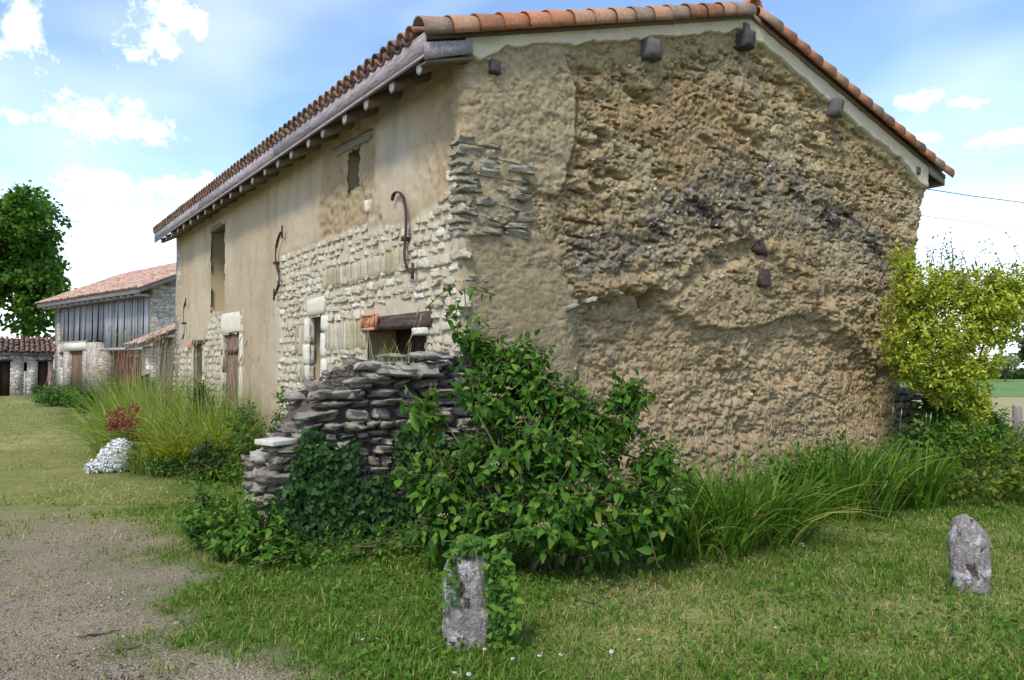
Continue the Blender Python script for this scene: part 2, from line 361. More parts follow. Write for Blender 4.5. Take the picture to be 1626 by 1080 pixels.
MT['drygrass'] = m_leaf('dry_blade', [(0, (.15, .23, .04)), (.4, (.25, .3, .07)), (.75, (.37, .35, .13)), (1, (.5, .43, .22))], .3, .6)
MT['tree'] = m_leaf('tree_leaf', [(0, (.035, .1, .015)), (.5, (.075, .17, .022)), (1, (.14, .26, .036))], .42, .55)
MT['hedge'] = m_leaf('hedge_leaf', [(0, (.03, .06, .02)), (1, (.07, .12, .03))], .25, .6)
MT['pale'] = m_leaf('pale_leaf', [(0, (.17, .22, .09)), (1, (.3, .34, .17))], .3, .6)
MT['white'] = m_leaf('white_petal', [(0, (.78, .79, .79)), (1, (.9, .9, .9))], .3, .6, tcol=(1, 1, 1))
MT['silver'] = m_leaf('silver_leaf', [(0, (.33, .38, .34)), (1, (.52, .56, .52))], .2, .7, tcol=(1, 1, .9))
MT['red'] = m_leaf('crimson_petal', [(0, (.2, .012, .03)), (1, (.36, .03, .07))], .25, .6, tcol=(1.2, .8, .9))
MT['seed'] = m_leaf('seed_head', [(0, (.3, .25, .13)), (1, (.45, .38, .24))], .25, .7, tcol=(1, 1, .9))

# ------------------------------------------------------------------ ground
def spread(a, b, step, far, n):
    core = np.arange(a, b + step / 2, step); g = np.geomspace(step, far, n)
    return np.concatenate([(a - np.cumsum(g))[::-1], core, b + np.cumsum(g)])
def seg_noise(x, y): return (fbm(x * .9, y * .9, 5, 4) - .5)
def gravel_mask(x, y):
    edge = np.interp(y, [-30, -6, -3.1, -1.6, -.5, 1.3, 3.0, 5], [-2.3, -2.6, -2.85, -3.0, -2.9, -2.6, -3.15, -4.4])
    m = sst(-.35, .55, edge - x + seg_noise(x * 1.5, y * 1.5) * 1.2 + seg_noise(x * 5, y * 5) * .7)
    return m * sst(4.0, -.2, y + seg_noise(x, y) * 4 + seg_noise(x * 4, y * 4) * 2)
def dry_mask(x, y):
    left = sst(-2.0, -2.9, x + seg_noise(x, y) * 1.2) * sst(-.5, 2.0, y) * .75
    patch = sst(.56, .74, fbm(x * .75 + 3, y * .75, 31, 5)) * .5
    spot = np.exp(-((x + .15) ** 2 + (y + 3.25) ** 2) / .55) + .8 * np.exp(-((x - 1.0) ** 2 / .9 + (y + 4.4) ** 2 / .25)) + .7 * np.exp(-((x - 2.1) ** 2 + (y + 5.0) ** 2) / .35) + .9 * np.exp(-((x + 1.0) ** 2 + (y + 3.7) ** 2) / .25)
    lane = sst(.52, .7, fbm(x * .35, y * .16 + 8, 77, 3)) * sst(3, 6, y)
    return np.clip(np.maximum(np.maximum(left * .75 + lane * .5, patch), spot * (.5 + .9 * fbm(x * 4, y * 4, 3, 3))), 0, 1)
def gz(x, y):
    near = np.exp(-((x - 1) ** 2 + (y - 2) ** 2) / 900.)
    return (fbm(x * .8, y * .8, 41, 3) - .5) * .06 * near - .015
gx = spread(-7, 13, .11, 60, 34); gy = spread(-9, 14, .11, 60, 34)
GX, GY = np.meshgrid(gx, gy, indexing='ij')
GZ = gz(GX, GY) + gravel_mask(GX, GY) * (fbm(GX * 6, GY * 6, 9, 3) - .5) * .025
ni, nj = GX.shape; I = np.arange(ni * nj).reshape(ni, nj)
GF = np.stack([I[:-1, :-1], I[1:, :-1], I[1:, 1:], I[:-1, 1:]], -1).reshape(-1, 4)
gm = gravel_mask(GX, GY); dm = dry_mask(GX, GY)
dirt = np.clip(np.exp(-((GX - .2) ** 2 / 1.2 + (GY + 2.9) ** 2 / .12)) + .8 * np.exp(-((GX - 1.1) ** 2 / .05 + (GY + 3.9) ** 2 / .03)), 0, 1)
gcol = np.stack([gm, dm, dirt], -1).reshape(-1, 3)
def ground_mat():
    s = NT('yard_ground'); sp = s.new('ShaderNodeSeparateColor'); s.L.new(s.attr(), sp.inputs[0])
    green = s.ramp(s.noise(7, 5, .65), [(.25, (.06, .09, .018)), (.5, (.11, .145, .03)), (.75, (.17, .19, .05))])
    dry = s.ramp(s.math('ADD', s.math('MULTIPLY', s.noise(9, 6, .7), .6), s.math('MULTIPLY', s.noise(1.3, 5, .7), .4)), [(.25, (.24, .225, .075)), (.5, (.38, .34, .14)), (.75, (.5, .43, .22))])
    earth = s.ramp(s.noise(20, 6, .7), [(.3, (.13, .09, .06)), (.7, (.25, .19, .13))])
    vo = s.new('ShaderNodeTexVoronoi'); vo.inputs['Scale'].default_value = 110; s.L.new(s.pos, vo.inputs['Vector'])
    vs = s.new('ShaderNodeSeparateColor'); s.L.new(vo.outputs['Color'], vs.inputs[0])
    grav = s.ramp(vs.outputs[0], [(.05, (.15, .12, .078)), (.4, (.26, .21, .14)), (.75, (.33, .275, .19)), (.97, (.46, .4, .3))])
    grav = s.mix(s.rng(s.noise(1.1, 4, .6), .4, .68, 0, .55), grav, (.2, .155, .1, 1))
    c = s.mix(s.math('MULTIPLY', sp.outputs[1], s.rng(s.noise(2.2, 6, .75), .35, .6, .45, 1.0)), green, dry); c = s.mix(sp.outputs[0], c, grav); c = s.mix(sp.outputs[2], c, earth)
    h = s.math('ADD', s.math('MULTIPLY', vo.outputs['Distance'], -.8), s.noise(45, 6, .7))
    s.bump(h, .7, .02); return s.fin(c, .95, .1)
struct(obj('ground', mesh('ground', np.stack([GX, GY, GZ], -1).reshape(-1, 3), GF, True, gcol), ground_mat()))
# fields to the right, beyond the fence
def sheet(name, P, z, mat):
    o = obj(name, mesh(name, [(p[0], p[1], z) for p in P], np.array([range(len(P))])), mat); return struct(o)
def field_mat(name, stops, sc):
    s = NT(name); c = s.ramp(s.noise(sc, 5, .7), stops); s.bump(s.noise(3, 5, .7), .6, .1); return s.fin(c, .95, .1)
sheet('mown_field', [cw(6.5, 15.5), cw(60, 15.5), cw(90, 37.8), cw(15, 37.8)], .045, field_mat('mown_field', [(.3, (.26, .22, .1)), (.5, (.36, .3, .16)), (.7, (.3, .3, .12))], .5))
sheet('crop_field', [cw(15, 37.8), cw(90, 37.8), cw(150, 86), cw(28, 86)], .06, field_mat('crop_field', [(.3, (.1, .18, .05)), (.55, (.15, .24, .075)), (.75, (.2, .29, .1))], .35))

# ------------------------------------------------------------------ farmhouse
HL = 15.0                      # length along Y
RX, RZ, RS = 4.7, 6.54, .30    # ridge, slope
TILT = .008
def roofz(x, y=0.0): return RZ - RS * abs(x - RX) + TILT * max(y, 0) * (1 if x < RX else 1)
house = empty('farmhouse', (0, 0, 0), 'old earth-walled farmhouse with stone patches, eroded gable and red tiled roof', 'farmhouse')
XR_Z = [0, .6, 1.0, 1.6, 2.6, 3.9, 4.7, 6]; XR_X = [8.5, 8.45, 8.48, 8.7, 9.05, 9.32, 9.52, 9.56]
OPEN = {'slit': (4.10, 4.62, 1.35, 2.34), 'low': (.78, 2.40, .3, 2.08), 'upper': (2.68, 3.12, 4.02, 4.58), 'tall': (9.82, 11.12, 2.78, 4.62), 'shut': (8.66, 9.88, 0, 2.24), 'far': (11.82, 12.8, 0, 2.08)}

STONE_TOP = ([-.1, 0, .25, .5, .9, 1.2, 2.0, 2.9, 4.4, 6.0, 6.4], [4.05, 4.05, 3.55, 3.45, 3.42, 3.32, 3.42, 3.5, 3.5, 3.48, 3.4])
def in_stone(Y, z):            # masonry of the front wall: near patch and far doorways
    top = np.interp(Y, *STONE_TOP); a = sst(-.04, .04, top - z) * sst(.06, -.06, Y - 6.12 - .12 * np.sin(z * 5.1) - .1 * (z > 2.5))
    b = sst(.05, -.05, z - np.interp(Y, [9.98, 10.0, 11.2, 11.5, 15.2], [0, 2.66, 2.66, 2.12, 2.05])) * sst(-.05, .05, Y - 10.0)
    return np.maximum(a, b)
def front_field(Y, z):
    n1 = fbm(Y * 1.2, z * 1.2, 3, 4) - .5; n2 = fbm(Y * 9, z * 9, 13, 4) - .5
    f1, f2 = worley(Y / .13 + n2, z / .1, 21)
    d = .05 * n1 + .014 * n2
    loss = sst(-.08, .1, polysd(Y, z, [(2.15, 4.75), (4.1, 4.75), (4.15, 3.45), (2.0, 3.45), (2.2, 3.9)]) + (fbm(Y * 4, z * 4, 8, 3) - .5) * .35)
    corner = sst(1.5, .3, Y + (fbm(Y * 3, z * 3, 4, 3) - .5) * .6) * sst(3.3, 3.7, z)
    rough = np.maximum(loss, corner * .9)
    d = d + rough * (.035 * (.6 - f1) + .05 * n2 - .02)
    pits = sst(.64, .76, fbm(Y / .09, z / .14, 55, 3)); d = d - pits * (.006 + .03 * rough)
    crack = np.exp(-((Y - 4.0 - .05 * np.sin(z * 6)) / .012) ** 2) * sst(3.45, 3.5, z) * sst(4.3, 4.2, z); d = d - crack * .04
    st = in_stone(Y, z); d = d * (1 - .6 * st) + (.02 * n2 - .015) * st
    # ------- colours
    base = np.array([.47, .375, .255]); pale = np.array([.53, .445, .33]); yel = np.array([.45, .345, .2])
    c = base + (pale - base) * sst(.35, .7, fbm(Y * .7, z * .5, 61, 3))[..., None]
    c = c + (yel - c) * (sst(.45, .65, fbm(Y * 1.1 + 4, z * 1.3, 66, 3)) * sst(2.6, .6, Y) * .8)[..., None]
    strip = sst(-.03, .05, polysd(Y, z, [(1.2, 5.2), (1.85, 5.2), (1.82, 4.0), (1.78, 3.4), (1.3, 3.4), (1.22, 4.2)]) + (fbm(Y * 6, z * 3, 5, 2) - .5) * .06) * sst(3.5, 4.6, z)
    c = c + (np.array([.44, .41, .34]) - c) * (strip * .8)[..., None]
    c = c + (np.array([.36, .27, .15]) - c) * (rough * .7)[..., None]
    streak = sst(.5, .8, fbm(Y * 5 + 2 * n1, z * 1.1, 71, 4)) * .16; c = c * (1 - streak[..., None])
    c = c * np.array([.86, .845, .83])
    mort = np.array([.47, .405, .29]); c = c + (mort - c) * st[..., None]
    return d, c

ZO = ([1.2, 1.6, 2.05, 2.6, 3.12, 3.7, 4.22, 5.0, 5.6, 6.36, 6.84, 7.4, 7.88, 8.6], [2.0, 2.3, 2.44, 2.55, 2.82, 3.02, 3.25, 3.34, 3.05, 2.66, 2.29, 2.05, 1.81, 1.6])
def gable_field(x, z):
    zt = RZ - RS * np.abs(x - RX)
    w1 = fbm(x * 2.1, z * 2.1, 1, 3) - .5; w2 = fbm(x * 7, z * 7, 2, 3) - .5
    big = fbm(x * .75, z * .9, 6, 4) - .5; mid = fbm(x * 3.3, z * 4.2, 7, 5, .55) - .5
    f1, f2 = worley(x / .21 + w2 * 1.1, z / .15 + w1 * 1.2, 11)
    g1, g2 = worley(x / .075 + w2, z / .055 + w1 * 2, 12)
    fine = fbm(x * 34, z * 40, 14, 3, .6) - .5
    k1, k2 = worley(x / .34 + w1 * 1.5, z / .24 + w2 * 1.5, 15); crack = sst(.1, .0, f2 - f1) * sst(.35, .6, fbm(x * 2.3, z * 2.3, 16, 3)); crack2 = sst(.12, .0, g2 - g1) * sst(.4, .6, fbm(x * 3.1, z * 3.1, 17, 3))
    e1, e2 = worley(x / .036 + w2, z / .03, 25)
    dome = lambda f: 1 - np.minimum(f, 1) ** 2
    d = .09 * big + .1 * mid + .062 * (dome(f1) - .75) + .05 * (dome(k1) - .75) + .034 * (dome(g1) - .75) + .014 * (dome(e1) - .75) + .02 * fine - .03 * crack - .012 * crack2
    d = d * (.65 + .7 * sst(.3, .7, fbm(x * 1.1 + 3, z * 1.4, 19, 3)))
    d = d * (1 + .35 * sst(2.5, 1.9, z) * sst(1.8, 2.4, x))
    d = d * .68 + .018 * fine
    # bedding lifts, each slightly stepped
    zz = z + .12 * w1 + .05 * np.sin(x * 1.3); d = d + .02 * (np.abs(((zz / .42) % 1) - .5) * 2 - .5)
    pn = fbm(x / .15 + w2 * 1.5, z / .06, 23, 4, .6); pit = sst(.65, .72, pn); pit2 = sst(.7, .74, fbm(x / .06, z / .04, 29, 3, .6))
    rough = np.ones_like(x)
    # plaster lobe at upper left, and thick smeared band under the verge
    edgeA = (fbm(x * 3, z * 3, 33, 3) - .5) * .16
    mA = sst(-.015, .03, polysd(x, z, [(-.3, 5.3), (1.5, 5.6), (1.53, 5.1), (1.6, 4.75), (1.58, 4.4), (1.5, 3.95), (1.28, 3.58), (1.08, 3.55), (.8, 3.75), (.7, 3.3), (.35, 3.0), (-.3, 3.0)]) + edgeA)
    bandw = .52 + .34 * (fbm(x * 1.6, z * 0 + 2, 37, 3) - .5) + .25 * np.exp(-((x - 2.8) / .28) ** 2) - .1 * (x > 6)
    mT = sst(-.015, .05, bandw - (zt - z) + (fbm(x * 7, z * 7, 35, 3) - .5) * .2) * (1 - mA)
    # smooth daub low on the left
    mF = sst(-.03, .05, polysd(x, z, [(-.3, 3.05), (.6, 3.1), (1.05, 3.15), (1.36, 2.95), (1.42, 2.6), (1.7, 2.05), (1.72, 1.5), (1.3, 1.2), (-.3, 1.2)]) + (fbm(x * 4, z * 4, 39, 3) - .5) * .14)
    sm = np.maximum(np.maximum(mA * .78, mT * .35), mF * .95)
    # eroded hollow under the ragged lip
    zo = np.interp(x, *ZO) + (fbm(x * 2.6, x * 0, 43, 3) - .5) * .4 + w2 * .3 + w1 * .2
    under = sst(-.03, .12 + .3 * fbm(x * 1.3, x * 0, 44, 2) + .1 * sst(5.5, 7.5, x), zo - z) * sst(1.35, 1.95, x + w1 * .3) * sst(9.2, 8.6, x)
    depth = (.125 * sst(-.2, 1.6, z) + .015) * (.35 + 1.3 * fbm(x * 1.1, z * 1.1, 20, 3))
    bul = sst(-.03, .10, polysd(x, z, [(3.0, 2.42), (3.25, 2.18), (4.0, 2.04), (4.75, 2.06), (5.6, 2.22), (6.35, 2.42), (6.62, 2.62), (6.2, 2.86), (5.5, 3.02), (5.1, 3.22), (4.85, 3.2), (4.3, 2.98), (3.6, 2.7)]) + (fbm(x * 5, z * 5, 47, 3) - .5) * .16)
    rec = depth * under * (1 - .8 * bul)
    lip = np.exp(-((z - zo - .07) / .09) ** 2) * sst(1.6, 2.1, x) * sst(8.6, 8.2, x) * .035
    slump = .16 * sst(.7, -.1, z) * sst(1.5, 3, x)
    d = d * (1 - .72 * sm) + .055 * mA + .05 * mT + .03 * mF - rec + lip + slump
    d = d + mA * .03 * (fbm(x * 14 + z * 5, z * 9 - x * 3, 49, 4) - .5)
    d = d - (pit * .05 * sst(2.2, 3.2, z) + pit * .04 + pit2 * .04) * (1 - .85 * np.maximum(mA, mF)) * (1 - .6 * mT)
    # single holes and the long crack beside the plaster lobe
    for hx, hz, a, b, dd in ((2.87, 2.42, .13, .17, .22), (2.0, 4.4, .11, .04, .12), (2.25, 3.95, .14, .05, .14), (1.95, 3.72, .12, .05, .1), (2.62, 5.02, .22, .06, .16), (6.62, 2.62, .1, .18, .14), (3.9, 4.65, .15, .05, .1), (7.0, 4.4, .16, .05, .1), (5.0, 4.75, .12, .05, .1), (1.72, 4.25, .14, .04, .1), (4.6, 4.9, .2, .05, .1), (6.2, 4.95, .2, .05, .1), (7.4, 1.5, .12, .06, .08), (5.9, 1.2, .1, .05, .07)):
        d = d - dd * np.exp(-(((x - hx + .06 * w2) / a) ** 2 + ((z - hz + (x - hx) * .2) / b) ** 2) ** 1.6)
    crk = np.exp(-((x - np.interp(z, [3.4, 3.9, 4.5, 4.7, 5.1, 5.3], [1.2, 1.52, 1.62, 1.66, 1.5, 1.42]) - .05 * w2) / .017) ** 2) * sst(3.5, 3.7, z) * sst(5.3, 5.2, z); d = d - .07 * crk
    # ------- colour of the earth itself
    tan = np.array([.36, .275, .155]); ora = np.array([.365, .255, .135]); pal = np.array([.42, .335, .205]); oliv = np.array([.33, .27, .145])
    c = tan + (pal - tan) * sst(.4, .65, fbm(x * 1.3, z * 1.5, 51, 4))[..., None]
    c = c + (ora - c) * (sst(.5, .68, fbm(x * 1.1 + 7, z * 1.7, 52, 4)) * sst(3.6, 4.2, z) * .8)[..., None]
    c = c + (oliv - c) * (mT * .75)[..., None]
    c = c + (np.array([.4, .33, .21]) - c) * (mA * .85)[..., None]
    c = c + (np.array([.34, .28, .175]) - c) * (mF * .85)[..., None]
    c = c + (np.array([.4, .305, .185]) - c) * (under * (1 - mF) * .7)[..., None]
    # grey lichen on the weathered shoulder above the lip
    cl = np.interp(x, [1.4, 2.2, 3.2, 4.2, 5.4, 6.6, 8.0, 9.2], [2.85, 3.05, 3.45, 3.95, 4.15, 3.95, 3.55, 3.0]); hw = np.interp(x, [1.4, 2.5, 4, 6, 8, 9.3], [.35, .6, .85, .8, .6, .5])
    li = sst(1.15, .2, np.abs(z - cl) / hw) * (1 - under) * (1 - mA) * sst(1.2, 1.8, x)
    lin = sst(.4, .66, fbm(x * 4.2, z * 4.8, 57, 6, .75) + .16 * (li - .5)) * li
    c = c + (np.array([.18, .165, .14]) - c) * (lin * .74)[..., None]
    drk = np.zeros_like(x)
    for hx, hz, a, b in ((3.95, 3.62, .5, .26), (5.9, 4.15, .4, .1), (6.7, 3.85, .5, .2), (8.1, 3.5, .45, .16), (3.0, 3.3, .35, .12), (4.6, 3.5, .3, .12), (7.3, 3.95, .3, .12)):
        drk = np.maximum(drk, np.exp(-(((x - hx) / a) ** 2 + ((z - hz + (x - hx) * .25) / b) ** 2)))
    dk = sst(.42, .62, drk * .75 + (fbm(x * 9, z * 9, 59, 4, .65) - .5) * .9); c = c + (np.array([.05, .036, .028]) - c) * (dk * .88)[..., None]
    wl = sst(.66, .74, fbm(x * 16, z * 16, 60, 3)) * np.maximum(li, drk) * .6; c = c + (np.array([.42, .42, .4]) - c) * wl[..., None]
    spk = fbm(x * 23, z * 27, 62, 3, .7); c = c * (.82 + .36 * sst(.3, .7, spk))[..., None]; c = c * np.array([.9, .875, .84])
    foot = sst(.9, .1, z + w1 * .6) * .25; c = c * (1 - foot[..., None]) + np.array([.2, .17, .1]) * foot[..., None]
    return d, c

def wall_pos(s, z, d):
    """unrolled wall: s<0 front (Y=-s), 0..9.56 gable, beyond it the far side; d outward"""
    r = .13; XE = 9.56
    xr = np.interp(z, XR_Z, XR_X)
    X = np.zeros_like(s); Y = np.zeros_like(s); nx = np.zeros_like(s); ny = np.zeros_like(s)
    a = s <= -r; X[a] = 0; Y[a] = -s[a]; nx[a] = -1
    g = (s >= r) & (s <= XE - r); X[g] = s[g]; ny[g] = -1
    q = (s > -r) & (s < r); t = (s[q] + r) / (2 * r); X[q] = t * t * r; Y[q] = (1 - t) ** 2 * r; nx[q] = -(1 - t); ny[q] = -t
    q = (s > XE - r) & (s < XE + r); t = (s[q] - XE + r) / (2 * r); X[q] = XE - (1 - t) ** 2 * r; Y[q] = t * t * r; nx[q] = t; ny[q] = -(1 - t)
    b = s >= XE + r; X[b] = XE; Y[b] = s[b] - XE; nx[b] = 1
    ln = np.hypot(nx, ny) + 1e-9; nx /= ln; ny /= ln
    X = np.where(X > 7, X - (X - 7) / 2.56 * (XE - xr), X)
    dz = -.2 * np.clip(d, -.12, .12) * np.where((s > 0) & (s < XE), 1, .3)
    return np.stack([X + nx * d, Y + ny * d, z + dz * sst(0, .4, z)], -1)

def build_wall(name, cols, rows, lo, hi, mat, openings=None):
    S, T = np.meshgrid(cols, rows, indexing='ij')
    zt = np.where(S <= 0, RZ - RS * RX + .0, RZ - RS * np.abs(np.clip(S, 0, 9.56) - RX)) + .012
    zt = zt + np.where(S < 0, TILT * -S, 0); z = T * zt - .1 * (1 - T)
    dg, cg = gable_field(np.clip(S, 0, 99), z); df, cf = front_field(np.clip(-S, 0, 99), z)
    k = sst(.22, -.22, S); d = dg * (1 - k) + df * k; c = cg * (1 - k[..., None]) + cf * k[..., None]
    P = wall_pos(S, z, d); n, m = S.shape; ix = np.arange(n * m).reshape(n, m)
    Fq = np.stack([ix[:-1, :-1], ix[1:, :-1], ix[1:, 1:], ix[:-1, 1:]], -1)
    keep = np.ones((n - 1, m - 1), bool)
    if openings:
        Sc = -(S[:-1, :-1] + S[1:, 1:]) / 2; Zc = (z[:-1, :-1] + z[1:, 1:]) / 2
        jag = (fbm(Sc * 6, Zc * 6, 87, 3) - .5) * .07
        for y0, y1, z0, z1 in openings.values(): keep &= ~((Sc > y0 + jag) & (Sc < y1 + jag) & (Zc > z0 + jag) & (Zc < z1 + jag))
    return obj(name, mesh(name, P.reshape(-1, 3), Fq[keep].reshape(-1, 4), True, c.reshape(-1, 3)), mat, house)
gcols = np.concatenate([np.arange(0, 9.75, .0175), np.arange(9.75, 11.5, .1)])
gable = build_wall('gable_wall', gcols, np.linspace(0, 1, 350), 0, 0, MT['cob'])
gable['label'] = 'deeply eroded earth gable wall with grey lichen and moss'
fcols = -np.concatenate([np.arange(0, 7, .03), np.arange(7, HL + .03, .05)])[::-1]
front = build_wall('front_wall', fcols, np.linspace(0, 1, 170), 0, 0, MT['plaster'], OPEN)
front['label'] = 'ochre plastered front wall with white rubble masonry below'
# other walls that close the house, floor inside
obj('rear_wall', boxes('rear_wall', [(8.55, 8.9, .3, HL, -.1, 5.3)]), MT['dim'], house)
obj('far_end_wall', mesh('far_end_wall', np.array([(0, HL, -.1), (9.4, HL, -.1), (9.4, HL, 5.2), (RX, HL, RZ), (0, HL, 5.1), (0, HL - .5, -.1), (9.4, HL - .5, -.1), (9.4, HL - .5, 5.2), (RX, HL - .5, RZ), (0, HL - .5, 5.1)]), [np.array([[0, 4, 3, 2, 1], [5, 6, 7, 8, 9]]), np.array([[0, 1, 6, 5], [1, 2, 7, 6], [0, 5, 9, 4]])]), MT['masonry'], house)
# reveals of the openings (far cheek, near cheek, head, sill, back)
for nm, (y0, y1, z0, z1) in OPEN.items():
    e = .035; dp = {'slit': .5, 'low': .5, 'upper': .5, 'tall': .55, 'shut': .35, 'far': .6}[nm]
    V = boxV(.02, dp, y0 - e, y1 + e, z0 - e, z1 + e)
    f = [BOXF[i][::-1] for i in (0, 1, 2, 4)]
    cc = np.tile(np.array([.36, .29, .18] if nm != 'far' else [.42, .38, .3]), (8, 1))
    obj('window_reveal' if nm in ('slit', 'upper', 'tall') else 'door_reveal', mesh('reveal', V, np.array(f), False, cc), MT['plaster'], house)
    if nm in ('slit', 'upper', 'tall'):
        obj('window_shade_panel', boxes('window_shade_panel', [(dp - .02, dp + .02, y0 - .1, y1 + .1, z0 - .1, z1 + .1)]), MT['dim'], house)  # dark panel coloured as the unlit room behind the window

# ---- render strip under the verge
def render_strip():
    cols = np.arange(.02, 9.5, .022); rows = np.linspace(0, 1, 15)
    bw = np.interp(cols, [0, .2, .5, 2, 4.7, 4.8, 8.8, 9.2, 9.5], [.16, .3, .2, .2, .2, .27, .3, .42, .4]) + (fbm(cols * 5, cols * 0, 91, 4) - .5) * .12
    S, T = np.meshgrid(cols, rows, indexing='ij'); zt = RZ - RS * np.abs(S - RX); z = zt - (1 - T) * bw[:, None]
    dg, _ = gable_field(S, z); thick = .09 + .012 * (fbm(S * 8, z * 8, 92, 3) - .5)
    y = -thick - .25 * dg; y[:, 0] = .05
    xr = np.interp(z, XR_Z, XR_X); X = np.where(S > 7, S - (S - 7) / 2.56 * (9.56 - xr), S)
    n, m = S.shape; ix = np.arange(n * m).reshape(n, m); Fq = np.stack([ix[:-1, :-1], ix[1:, :-1], ix[1:, 1:], ix[:-1, 1:]], -1).reshape(-1, 4)
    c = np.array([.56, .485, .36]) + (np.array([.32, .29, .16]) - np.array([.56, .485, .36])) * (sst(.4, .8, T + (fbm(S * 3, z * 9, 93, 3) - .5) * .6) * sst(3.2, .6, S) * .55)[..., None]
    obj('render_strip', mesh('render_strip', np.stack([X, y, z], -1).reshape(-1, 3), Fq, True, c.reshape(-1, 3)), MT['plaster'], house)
render_strip()

# ---- masonry of the front wall, stone by stone
STV = [rough_stone(100 + i, 4, .1, .12, .13) for i in range(12)]
STM = [mesh('rubble_stone', v, f) for v, f in STV]
BLV = [rough_stone(140 + i, 3, .02, .045, .03) for i in range(6)]
BLM = [mesh('block_stone', v, f) for v, f in BLV]
def courses(y0, y1, z0, z1, hmin, hmax, lmin, lmax, rnd, gap=.006):
    out = []; z = z0
    while z < z1:
        h = rnd.uniform(hmin, hmax); y = y0 - rnd.uniform(0, .2)
        while y < y1:
            l = rnd.uniform(lmin, lmax); out.append((y + gap, y + l - gap, z + gap + rnd.uniform(-.012, .012), z + h - gap)); y += l
        z += h
    return out
rnd = random.Random(5); cand = []
for (z0, z1, kind) in ((.45, 1.35, 'r'), (1.35, 1.62, 's'), (1.62, 1.8, 'r'), (1.8, 2.22, 's'), (2.22, 2.72, 'r'), (2.72, 3.02, 's'), (3.02, 4.1, 'r')):
    if kind == 'r': cand += [(*c, 0) for c in courses(0.06, 6.3, z0, z1, .09, .15, .13, .36, rnd)]
    else:
        for (a, b, k) in ((.06, 1.3, 0), (1.3, 4.0, 1), (4.0, 6.3, 0)) if z0 > 2.6 else ((.06, 2.4, 0), (2.4, 5.2, 1), (5.2, 6.3, 0)):
            if k: cand += [(*c, 1) for c in courses(a, b, z0, z1, z1 - z0, z1 - z0, .09, .24, rnd, .009)]
            else: cand += [(*c, 0) for c in courses(a, b, z0, z1, .1, .15, .13, .3, rnd)]
cand += [(*c, 0) for c in courses(10.0, HL, .3, 2.7, .11, .17, .16, .36, rnd)]
stones = []
for (a, b, z0, z1, k) in cand:
    ym, zm = (a + b) / 2, (z0 + z1) / 2
    if b - a < .05 or z1 - z0 < .04: continue
    if float(in_stone(np.array(ym), np.array(zm))) < .6: continue
    if ym < 9 and zm > 3.2 and zm + .02 > np.interp(ym, *STONE_TOP): continue
    bad = False
    for nm, (o0, o1, p0, p1) in OPEN.items():
        m = {'slit': .17, 'low': .03, 'shut': .18, 'far': .15}.get(nm, .02); mt = {'slit': .28, 'low': .17, 'shut': .45, 'far': .1}.get(nm, .02)
        if b > o0 - m and a < o1 + m and z1 > p0 - .02 and z0 < p1 + mt:
            # clip sideways where a useful bit remains
            if a < o0 - m - .08 and ym < o0: b = o0 - m
            elif b > o1 + m + .08 and ym > o1: a = o1 + m
            else: bad = True
    if bad or rnd.random() < .03: continue
    stones.append((a, b, z0, z1, k))
def scr(y, z, l, h): return l * h / ((y + 8) ** 2) * (1 if z > 1.15 or y > 3 else .3)
stones.sort(key=lambda t: -scr((t[0] + t[1]) / 2, (t[2] + t[3]) / 2, t[1] - t[0], t[3] - t[2]))
def stone_T(t):
    a, b, z0, z1, k = t; dp = .14; proud = rnd.uniform(.0, .022)
    R = Matrix.Rotation(rnd.gauss(0, .07 if not k else .02), 3, 'X') @ Matrix.Rotation(rnd.gauss(0, .05), 3, 'Z')
    M3 = np.array(R) @ np.diag([dp, (b - a) * rnd.uniform(.86, 1.1), (z1 - z0) * (rnd.uniform(.8, 1.2) if not k else 1.02)]); return M3, np.array([.062 - proud, (a + b) / 2, (z0 + z1) / 2 + (rnd.gauss(0, .01) if not k else 0)])
NS = 300
for t in stones[:NS]:
    M3, l = stone_T(t); obj('stone', rnd.choice(BLM if t[4] else STM), MT['yellowstone'] if t[4] and rnd.random() < .75 else MT['limestone'], front, mw=m4(M3, l))
def join_tr(name, items, mat, parent):
    V = []; Q = []; o = 0
    for v, f, M3, l in items: V.append(v @ M3.T + l); Q.append(f + o); o += len(v)
    return stuff(obj(name, mesh(name, np.concatenate(V), np.concatenate(Q)), mat, parent))
rest = []
for t in stones[NS:]:
    M3, l = stone_T(t); v, f = rnd.choice(BLV if t[4] else STV); rest.append((v, f, M3, l))
join_tr('small_stones', rest, MT['limestone'], front)
# dressed blocks round the openings
def block(name, y0, y1, z0, z1, mat, x0=-.022, x1=.12, seed=0, parent=None):
    v, f = BLV[seed % 6]; l = np.array([(x0 + x1) / 2, (y0 + y1) / 2, (z0 + z1) / 2])
    return obj(name, BLM[seed % 6], mat, parent or house, mw=m4(np.diag([x1 - x0, y1 - y0, z1 - z0]), l))
for i, a in enumerate([(3.92, 4.78, 2.36, 2.63), (3.76, 4.09, 2.1, 2.34), (3.86, 4.09, 1.72, 2.09), (3.84, 4.09, 1.36, 1.7), (4.63, 4.82, 1.95, 2.34), (4.63, 4.88, 1.62, 1.93), (4.63, 4.8, 1.36, 1.6), (3.9, 4.75, 1.2, 1.34)]):
    block('window_lintel' if i == 0 else 'jamb_stone', *a, MT['dressed'], seed=i)
for i, a in enumerate([(8.3, 10.1, 2.25, 2.7), (8.36, 8.65, 1.6, 2.24), (8.36, 8.65, .9, 1.58), (8.36, 8.65, .1, .88), (9.89, 10.06, 1.5, 2.24), (9.89, 10.06, .7, 1.48), (9.89, 10.06, .1, .68)]):
    block('door_lintel' if i == 0 else 'jamb_stone', *a, MT['dressed'], seed=i + 2)
